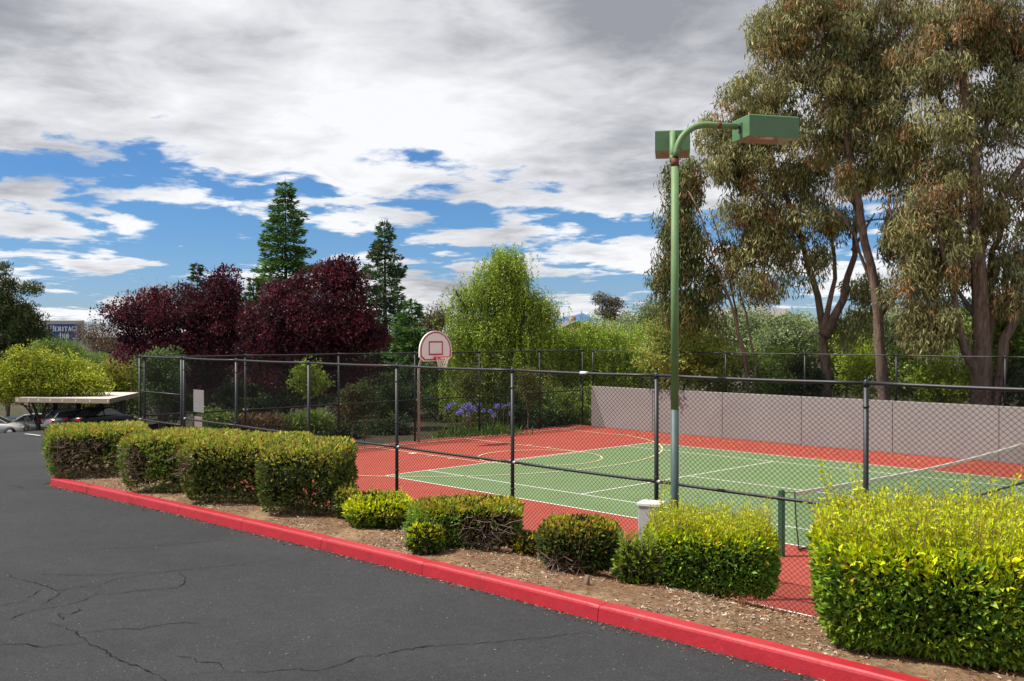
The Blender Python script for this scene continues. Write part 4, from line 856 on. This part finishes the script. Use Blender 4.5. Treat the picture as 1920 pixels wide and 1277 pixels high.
# ================================================================== FLOWERS BY THE HOOP
for i, (px, py, nf, lab) in enumerate(((862, 812, 9, 'violet-flowered lily clump nearest the hoop pole'), (900, 808, 12, 'densest violet-flowered lily clump behind the hoop fence'), (938, 806, 4, 'green strap-leaved lily clump with few violet flowers'))):
    p = at(px, py, 35.2 + i * .5); p[2] = ground_z(p[0], p[1]) + .2; root = thing('agapanthus_plant', lab, 'plant', p, 0, 'violet lilies behind the hoop fence'); lv = Leaves()
    n = 420; g = NR.normal(size=(n, 3)) * np.array([.42, .42, 0]); D = NR.normal(size=(n, 3)) * .55 + np.array([0, 0, .9]); lv.add(np.asarray(p) + g + np.array([0, 0, -.12]), D, NR.uniform(.4, .75, n), NR.uniform(.04, .06, n), pick([(2, (.13, .24, .05)), (1, (.2, .32, .06)), (1, (.08, .16, .04))], n)); lv.build('strap_leaves', root, p)
    for k in range(nf):
        x = R.gauss(0, .48); y = R.gauss(0, .35); h = R.uniform(.85, 1.25); MB().tube([(x * .7, y * .7, -.05), (x * .9, y * .9, h * .6), (x, y, h)], .012, 6).build('flower_stalk', STEM, root)
        f = Leaves(); m = 60; v = unit(NR.normal(size=(m, 3)) + np.array([0, 0, .25])); f.add(np.asarray(p) + np.array([x, y, h]) + v * .045, v, NR.uniform(.045, .08, m), NR.uniform(.022, .035, m), pick([(2, (.30, .28, .72)), (1, (.42, .38, .82)), (1, (.22, .2, .6))], m)); f.build('flower_head', root, p)

# ================================================================== THE FAR PARKING LOT
def sedan(name, label, px, py, depth, rz, paint, rough=.3, metal=.5, wagon=False):
    p = at(px, py, depth); p[2] = za(p[0]) + .012 if p[0] > -90 else p[2]
    root = thing(name, label, 'car', p, rz, 'cars parked by the carport'); pm = mat('paint_' + label.split()[0] + '_car', paint, rough, None, metal)
    gl = mat('car_glass', (.02, .028, .032), .08, spec=.8); tm = mat('tyre_rubber', (.02, .02, .02), .9); rm = mat('alloy_rim', (.55, .56, .58), .3, None, .8)
    Lh, hw = 2.3, .88
    # lofted lower body: stations along the length (x, half width, sill z, shoulder z)
    st = [(-2.3, .62, .42, .62), (-2.26, .78, .30, .80), (-2.05, .86, .24, .93), (-1.5, hw, .20, .97), (-.6, hw, .19, .95), (.6, hw, .19, .93), (1.3, hw, .20, .89), (1.9, .86, .22, .80), (2.2, .76, .26, .68), (2.3, .60, .40, .56)]
    b = MB(); m = 8
    for x, w, z0, z1 in st: b.v += [(x, -w * .9, z0), (x, -w, z0 + .12), (x, -w, z1 - .16), (x, -w * .9, z1), (x, w * .9, z1), (x, w, z1 - .16), (x, w, z0 + .12), (x, w * .9, z0)]
    b.f = [(i*m+j, (i+1)*m+j, (i+1)*m+(j+1) % m, i*m+(j+1) % m) for i in range(len(st)-1) for j in range(m)] + [tuple(range(m)), tuple((len(st)-1)*m+j for j in range(m-1, -1, -1))]
    body = b.build('body', pm, root, True)
    cab = [(-1.75 if not wagon else -2.1, .93, .70), (-1.0 if not wagon else -1.7, 1.36, .58), (-.3, 1.44, .58), (.35, 1.40, .58), (1.2, .92, .72)]
    b = MB()
    for x, z, w in cab: b.v += [(x, -w, z), (x, w, z)]
    b.v += [(-1.75 if not wagon else -2.1, -.78, .90), (-.3, -.80, .90), (1.2, -.78, .88), (-1.75 if not wagon else -2.1, .78, .90), (-.3, .80, .90), (1.2, .78, .88)]
    b.f = [(0, 1, 3, 2), (6, 7, 9, 8), (0, 2, 4, 11, 10), (4, 6, 8, 12, 11), (1, 13, 14, 5, 3), (5, 14, 15, 9, 7)]
    cabin = b.build('windows', gl, root)
    b = MB(); b.v = [(x, y, z + .015) for x, z, w in cab[1:4] for y in (-w - .01, w + .01)]; b.f = [(0, 1, 3, 2), (2, 3, 5, 4)]
    rf = b.build('roof', pm, root)
    b = MB()
    for sg in (-1, 1):
        for i, j in ((0, 1), (3, 4)): (x0, z0_, w0), (x1, z1_, w1) = cab[i], cab[j]; b.tube([(x0, sg * w0, z0_), (x1, sg * w1, z1_)], .035, 6)
        b.tube([(-.35, sg * .80, .92), (-.3, sg * .585, 1.43)], .035, 6); b.tube([(x, sg * (w + .005), z) for x, z, w in cab[1:4]], .03, 6)
    b.build('pillars', pm, root)
    for x in (-1.42, 1.42):
        for sg in (-1, 1):
            w = thing('wheel', None, None, (x, sg * .80, .32)); w.parent = root
            MB().lathe([(.20, -.1), (.31, -.1), (.325, -.06), (.325, .06), (.31, .1), (.20, .1)], 20, (0, 0, 0), 1).build('tyre', tm, w, True)
            MB().lathe([(.05, -.115), (.20, -.104), (.21, 0), (.20, .104), (.05, .115)], 14, (0, 0, 0), 1).build('rim', rm, w, True)
            MB().lathe([(.37, -.105), (.37, .07)], 20, (x, sg * .80, .32), 1).build('wheel_arch', tm, root, True)
    for sg in (-1, 1):
        MB().bbox((-2.31, sg * .62 - .18, .66), (-2.16, sg * .62 + .18, .84), .02).build('tail_light', mat('tail_light_red', (.5, .01, .015), .2), root)
        MB().bbox((2.10, sg * .60 - .17, .56), (2.27, sg * .60 + .17, .69), .02).build('headlight', mat('headlight_glass', (.6, .6, .6), .1), root)
    MB().bbox((-2.38, -.75, .32), (-2.24, .75, .52), .03).build('bumper', pm, root)
    return root
vd = math.atan2(FW[1], FW[0]); rd = math.atan2(RT[1], RT[0])
sedan('parked_car', 'pale silver sedan nosing past the small parking island', -18, 812, 66.5, rd + math.radians(14), (.62, .60, .57))
sedan('parked_car', 'teal dark sedan parked behind the pale silver sedan', 12, 806, 71, rd + math.radians(160), (.05, .08, .09))
sedan('parked_car', 'bright silver sedan with its tail beside the island tree', 74, 812, 70.5, rd + math.radians(22), (.55, .57, .60))
sedan('parked_car', 'dark grey wagon between the island tree and the lone hedge', 150, 816, 67.5, rd + math.radians(50), (.16, .16, .165), wagon=True)
sedan('parked_car', 'black sedan in deep shade under the carport roof', 190, 812, 67.5, rd + math.radians(60), (.012, .012, .014))

def carport():
    dpt = 65.; zr = CZ - (749 - 629.1) * dpt / F
    FL, FRr = at(30, 748, dpt + 1.2), at(205, 750, dpt); BR = at(262, 738.5, dpt + 7.5); BL = FL + (BR - FRr)
    fl, fr, br, bl = [np.array([q[0], q[1], zr]) for q in (FL, FRr, BR, BL)]
    o = fl.copy(); gz = za(o[0]); o[2] = gz; root = thing('carport', 'long flat beige carport roof on dark posts beyond the hedges', 'carport', o)
    tan = mat('tan_fascia_paint', (.42, .325, .235), .7, (2, .1)); pale = mat('pale_roof_membrane', (.56, .53, .49), .8, (.6, .12)); dk = mat('dark_steel_post', (.03, .028, .026), .6)
    z = np.array([0, 0, 1.]); b = MB(); P = [q - o for q in (fl, fr, br, bl)]
    b.add([q + z * .02 for q in P] + [q - z * .14 for q in P], [(0, 1, 2, 3), (7, 6, 5, 4)] + [(i, 4+i, 4+(i+1) % 4, (i+1) % 4) for i in range(4)]); b.build('roof_deck', pale, root)
    for i in range(4):
        a, c = P[i], P[(i+1) % 4]; n = unit(np.cross(c - a, z)); q = MB(); d = unit(c - a)
        e = [a + n * .003, c + n * .003, c + n * .06 + d * .05, a + n * .06 - d * .05]; q.add([v - z * .26 for v in e] + [v + z * .05 for v in e], [(3, 2, 1, 0), (4, 5, 6, 7)] + [(k, (k+1) % 4, 4+(k+1) % 4, 4+k) for k in range(4)]); f = q.build('fascia_board', tan if i != 1 else mat('brown_end_fascia', (.16, .12, .095), .7), root)  # right end board set to a darker brown than the other three
        if i == 0:
            for k, px in enumerate((34, 55, 74, 96, 119, 144, 170, 203)):
                t = (px - 30) / 175.; c0 = a + (c - a) * t + n * .066 - z * .10
                q = MB(); q.add([c0 - d * .05 - z * .09, c0 + d * .05 - z * .09, c0 + d * .05 + z * .09, c0 - d * .05 + z * .09], [(0, 1, 2, 3)]); q.build('number_plate', mat('white_number_plate', (.75, .73, .68), .6), f)
    for t in (.15, .42, .68, .93):
        a = P[0] + (P[1] - P[0]) * t + (P[3] - P[0]) * .62; g = za(a[0] + o[0]) - o[2]; MB().box((a[0] - .16, a[1] - .16, g), (a[0] + .16, a[1] + .16, a[2] - .15)).build('post', dk, root)
        s_ = (P[3] - P[0]); q = MB(); q.tube([a - s_ * .55 - z * .2, a + s_ * .33 - z * .2], .09, 6); q.build('beam', dk, root)
carport()

p = at(72, 812, 68.6); p[2] = za(p[0])
root = thing('parking_island', 'small kerbed planting island under the multi-stemmed tree', 'island', p)
b = MB(); n = 20; prof = [(1.0, 0), (1.0, .15), (.94, .16), (.90, .12), (.5, .2), (.02, .24)]
for k, h in prof: b.v += [(k * 2.0 * math.cos(6.2832 * i / n), k * 1.1 * math.sin(6.2832 * i / n), h) for i in range(n)]
b.f = [(r*n+i, r*n+(i+1) % n, (r+1)*n+(i+1) % n, (r+1)*n+i) for r in range(3) for i in range(n)]; b.build('island_kerb', mat('concrete', (.4, .39, .37), .9, (9, .2)), root)
c = MB(); c.v = b.v[3*n:]; c.f = [(r*n+i, r*n+(i+1) % n, (r+1)*n+(i+1) % n, (r+1)*n+i) for r in range(2) for i in range(n)] + [tuple(range(2*n, 3*n))]; c.build('island_soil', mat('island_soil', (.16, .10, .07), .95, (4, .4)), root)

YG = [(3, (0.360, 0.396, 0.032)), (2, (0.480, 0.480, 0.040)), (2, (0.216, 0.288, 0.028)), (1, (0.144, 0.192, 0.024))]
p = at(72, 812, 68.6); GL = 'trees beyond the carport'
def ftree(name, label, px, py0, depth, blobs, pal, n=110, L=.2, W=.45, mode='any', spread=.55, group=GL, stems=None, bark=None, r=.16, twigs=0):
    p = at(px, py0, depth); g = ground_z(p[0], p[1]); zb = 629.1 + (CZ - g) * F / depth; cy_ = sum(b[1] for b in blobs) / len(blobs)
    st = stems or [([(px, zb), (px + R.uniform(-8, 8), (zb + cy_) / 2), (blobs[0][0], blobs[0][1])], r, .04)] + [([(px, zb - 20), ((px + q[0]) / 2, (zb + q[1]) / 2), (q[0], q[1])], r * .6, .03) for q in blobs[1:4]]
    return tree(name, label, p, st, blobs, depth, dict(n=n, L=L, W=W, pal=pal, mode=mode, spread=spread), group, bark or BARK_DARK, limb=.05, twigs=twigs)
ftree('broadleaf_tree', 'domed yellow-green tree with forking dark stems behind the carport fascia', 72, 812, 68.6, [(60, 690, 70, 38, 90), (125, 705, 55, 32, 60), (10, 715, 50, 35, 50), (80, 725, 90, 22, 60), (160, 720, 35, 22, 24)], YG,
      stems=[([(70, 812), (72, 785), (60, 755), (45, 715)], .20, .06), ([(72, 800), (85, 765), (100, 730)], .14, .05), ([(71, 795), (50, 765), (20, 735)], .10, .04), ([(74, 790), (110, 755), (130, 720)], .10, .04)])
ftree('pine_tree', 'dark pine with orange-tipped boughs beside the motel sign', 15, 800, 88, [(20, 640, 50, 42, 100), (5, 590, 45, 40, 70), (40, 600, 38, 35, 50), (-20, 560, 40, 45, 50), (20, 540, 26, 18, 14), (5, 508, 10, 14, 6), (60, 545, 16, 10, 6), (72, 640, 22, 30, 26)], [(3, (.05, .085, .03)), (2, (.08, .115, .035)), (1, (.16, .12, .04))], 120, .26, .3, 'up', .5)
ftree('willow_tree', 'feathery light green tree covering the foot of the motel sign', 110, 800, 80, [(100, 664, 40, 30, 60), (137, 668, 22, 22, 30), (90, 690, 60, 30, 50), (175, 690, 36, 26, 36), (210, 690, 28, 26, 24)], [(3, (.16, .25, .05)), (2, (.22, .32, .06)), (1, (.1, .17, .04))], 130, .24, .22, 'droop', .55)
ftree('broadleaf_tree', 'golden-topped tree between carport and gate', 205, 800, 76, [(195, 700, 36, 28, 34), (225, 725, 34, 30, 36), (180, 735, 40, 22, 30), (240, 700, 22, 26, 22), (290, 730, 40, 40, 30)], [(3, (.28, .30, .04)), (2, (.42, .36, .05)), (2, (.14, .2, .03))], 110, .17, .45, spread=.45)
ftree('bare_tree', 'brownish half bare tree behind the motel sign', 195, 800, 98, [(190, 640, 36, 30, 40), (170, 622, 22, 20, 18), (215, 650, 34, 34, 40), (290, 560, 34, 22, 26), (330, 560, 40, 24, 26), (270, 600, 50, 35, 36)], [(3, (.20, .13, .09)), (2, (.15, .12, .07)), (1, (.28, .2, .15))], 80, .22, .3, spread=.6, twigs=3)
FB = 'distant trees on the skyline'
for a in ((60, 740, 100, [(60, 720, 90, 40, 80), (-30, 720, 60, 40, 40)], DKG, 'dark tree mass shading the cars under the carport'), (170, 770, 84, [(130, 765, 70, 28, 60), (220, 760, 70, 34, 60)], DKG, 'dark shrubbery behind the carport posts'),
          (300, 720, 80, [(300, 690, 60, 50, 70), (380, 700, 60, 50, 60)], DKG, 'dark tree behind the loose plum'), (480, 720, 80, [(470, 660, 70, 55, 80), (560, 690, 60, 50, 60)], DKG, 'dark tree between the two plums'), (680, 720, 78, [(660, 680, 60, 55, 70), (740, 690, 60, 50, 70)], DKG, 'dark tree below the bluish redwood'),
          (820, 700, 86, [(822, 600, 26, 20, 26), (800, 640, 40, 40, 50), (850, 660, 40, 40, 40)], [(2, (.13, .12, .06)), (1, (.2, .15, .09))], 'brownish tree top beside the backboard'), (1060, 700, 95, [(1035, 640, 36, 28, 34), (1100, 650, 50, 26, 44)], MIDG, 'green tree top in front of the tiled roofs'),
          (1140, 660, 120, [(1128, 562, 10, 8, 12), (1150, 570, 14, 10, 16), (1140, 590, 22, 14, 20)], [(2, (.13, .13, .08)), (1, (.19, .14, .09))], 'lanky eucalyptus with tufted top on the skyline'), (1180, 680, 90, [(1190, 620, 36, 38, 60), (1215, 640, 40, 36, 50), (1165, 660, 40, 30, 40)], OLIVE, 'silvery olive tree left of the light pole'),
          (1330, 680, 75, [(1300, 620, 50, 40, 50), (1400, 615, 60, 40, 60), (1350, 650, 70, 40, 50)], OLIVE, 'olive tree mass behind the slanting eucalyptus'), (1500, 680, 70, [(1480, 625, 60, 40, 60), (1560, 640, 60, 45, 60)], MIDG, 'green tree behind the forked eucalyptus'), (1650, 680, 70, [(1640, 620, 60, 45, 60), (1720, 640, 60, 45, 60)], OLIVE, 'grey-green tree behind the slender eucalyptus'), (1830, 680, 66, [(1800, 610, 60, 50, 60), (1880, 620, 60, 60, 70), (1960, 600, 60, 80, 60)], DKG, 'dark tree behind the huge eucalyptus')):
    ftree('background_tree', a[5], a[0], a[1], a[2], a[3], a[4], 100, .24, .42, spread=.6, group=FB)

def house(label, px, py, depth, w, dp, h, roofh, wallc, roofc, rz, nwin):
    p = at(px, py, depth); gz = ground_z(p[0], p[1]); zt = p[2]; root = thing('house', label, 'house', (p[0], p[1], gz), rz, 'houses beyond the trees'); h = zt - gz
    wm = mat('stucco_%d' % px, wallc, .9, (1, .08)); rm = mat('shingle_%d' % px, roofc, .9, (6, .25)); tr = mat('white_trim', (.7, .68, .62), .7)
    MB().box((-w/2, -dp/2, 0), (w/2, dp/2, h)).build('wall', wm, root)
    b = MB(); e = .5; b.add([(-w/2, -dp/2, h + .002), (-w/2, dp/2, h + .002), (-w/2, 0, h + roofh * .86), (w/2, -dp/2, h + .002), (w/2, dp/2, h + .002), (w/2, 0, h + roofh * .86)], [(0, 2, 1), (3, 4, 5)]); b.build('gable', wm, root)
    b = MB(); 
    for sg in (-1, 1):
        y0 = sg * (dp/2 + e); b.add([(-w/2 - e, y0, h - .25), (w/2 + e, y0, h - .25), (w/2 + e, 0, h + roofh), (-w/2 - e, 0, h + roofh), (-w/2 - e, y0, h - .10), (w/2 + e, y0, h - .10), (w/2 + e, 0, h + roofh + .15), (-w/2 - e, 0, h + roofh + .15)], [(0, 1, 2, 3), (7, 6, 5, 4), (0, 4, 5, 1), (0, 3, 7, 4), (1, 5, 6, 2)])
    r = b.build('roof', rm, root); MB().bbox((w*.2, -.35, h + roofh * .5), (w*.2 + .7, .35, h + roofh + .7), .03).build('chimney', wm, r)
    for k in range(nwin):
        for sy in (-1, 1):
            x = -w/2 + w * (k + .5) / nwin; f = MB(); f.box((x - .55, sy * (dp/2 + .03) - .04, h - 1.9), (x + .55, sy * (dp/2 + .03) + .04, h - .6)); fo = f.build('window', tr, root); g = MB(); g.box((x - .46, sy * (dp/2 + .075) - .01, h - 1.8), (x + .46, sy * (dp/2 + .075) + .01, h - .7)); g.build('pane', mat('house_glass', (.05, .06, .07), .1), fo)
house('tan gabled house with grey roof peeking above the lime trees', 1066, 623, 125, 6, 6, 5, 1.3, (.45, .27, .18), (.16, .15, .145), rd - 1.3, 3)
house('long grey-roofed house behind the lanky eucalyptus', 1115, 619, 150, 14, 8, 5, 1.2, (.42, .30, .2), (.20, .19, .18), rd + .1, 5)
house('pale house glimpsed behind the slanting eucalyptus', 1392, 618, 110, 9, 8, 5, 2.2, (.62, .58, .52), (.2, .18, .17), rd - .2, 3)
house('pale house glimpsed beside the huge eucalyptus', 1735, 622, 100, 9, 8, 5, 2.2, (.62, .58, .52), (.2, .18, .17), rd + .2, 3)

def motel_sign():
    D_ = 108.; p = at(118, 623, D_); s = D_ / F; g = ground_z(p[0], p[1]); root = thing('motel_sign', 'blue roadside sign lettered Heritage Inn in a grey frame', 'sign', (p[0], p[1], g), rd); zc = p[2] - g
    w, h = 78 * s / 2, 45 * s / 2; gr = mat('grey_sign_frame', (.38, .36, .34), .6, (2, .06)); bl = mat('navy_sign_face', (.02, .055, .20), .45, (2, .08)); wt_ = mat('white_letter', (.78, .77, .75), .6)
    MB().bbox((-w, -.2, zc - h), (w, .2, zc + h), .04).build('cabinet', gr, root)
    f = MB(); bx0, bx1, bz0, bz1 = -w + 14 * s, w - 4.5 * s, zc - h + 7 * s, zc + h - 7 * s; f.box((bx0, -.24, bz0), (bx1, -.203, bz1)); face = f.build('sign_face', bl, root)
    for sx in (-.55, .55): MB().tube([(sx * w, 0, 0), (sx * w, 0, zc - h)], .14, 10).build('sign_post', gr, root, True)
    t = .16                                                       # hand-drawn serif capitals on a 1 x 1 box: strokes (x0, y0, x1, y1, weight)
    G = {'H': [(.16,0,.16,1,1.3),(.84,0,.84,1,1.3),(.16,.52,.84,.52,.6),(0,.03,.34,.03,.5),(.66,.03,1,.03,.5),(0,.97,.34,.97,.5),(.66,.97,1,.97,.5)],
         'E': [(.2,0,.2,1,1.3),(.05,.03,.9,.03,.6),(.05,.97,.88,.97,.6),(.2,.52,.66,.52,.6),(.9,.0,.9,.25,.5),(.88,.78,.88,1,.5)],
         'R': [(.2,0,.2,1,1.3),(.05,.97,.65,.97,.6),(.2,.5,.65,.5,.6),(.74,.56,.74,.92,1.1),(.5,.5,.92,.02,1.2),(.05,.03,.36,.03,.5)],
         'I': [(.5,0,.5,1,1.3),(.25,.03,.75,.03,.5),(.25,.97,.75,.97,.5)], 'T': [(.5,0,.5,1,1.3),(.04,.97,.96,.97,.6),(.3,.03,.7,.03,.5),(.04,.75,.04,1,.5),(.96,.75,.96,1,.5)],
         'A': [(.12,0,.48,1,.7),(.88,0,.5,1,1.3),(.26,.32,.76,.32,.5),(0,.03,.26,.03,.5),(.72,.03,1,.03,.5)],
         'G': [(.14,.2,.14,.8,1.3),(.14,.85,.4,.98,.8),(.4,.97,.82,.95,.6),(.85,.72,.85,1,.5),(.14,.15,.4,.02,.8),(.4,.03,.86,.05,.6),(.86,0,.86,.42,1.1),(.62,.42,1,.42,.5)],
         'N': [(.16,0,.16,1,.7),(.84,0,.84,1,.7),(.16,.98,.84,.02,1.3),(0,.03,.32,.03,.5),(0,.97,.3,.97,.5),(.68,.97,1,.97,.5)]}
    def word(txt, x, z, hh, ww):
        for k, ch in enumerate(txt):
            big = 1.25 if k == 0 else 1.; q = MB(); a, b_ = ww * .84 * big, hh * big
            if ch == 'I': a *= .6
            for i, (x0, y0, x1, y1, wt2) in enumerate(G[ch]):
                P0 = np.array([x + x0 * a, z + y0 * b_]); P1 = np.array([x + x1 * a, z + y1 * b_]); d = unit(P1 - P0); n = np.array([-d[1], d[0]]) * hh * .085 * wt2; y = -.246 - i * .003
                q.add([(P0[0] - n[0], y, P0[1] - n[1]), (P1[0] - n[0], y, P1[1] - n[1]), (P1[0] + n[0], y, P1[1] + n[1]), (P0[0] + n[0], y, P0[1] + n[1])], [(0, 1, 2, 3)])
            q.build('letter', wt_, face); x += a + ww * .14
    word('HERITAGE', bx0 + 3 * s, zc + 2 * s, 8.5 * s, 7.0 * s); word('INN', bx0 + 20 * s, zc - 11.5 * s, 8.5 * s, 7.0 * s)
    MB().box((bx1 - 14 * s, -.247, bz0 + 3 * s), (bx1 - 3 * s, -.242, bz0 + 4.2 * s)).build('small_rule', wt_, face)
motel_sign()
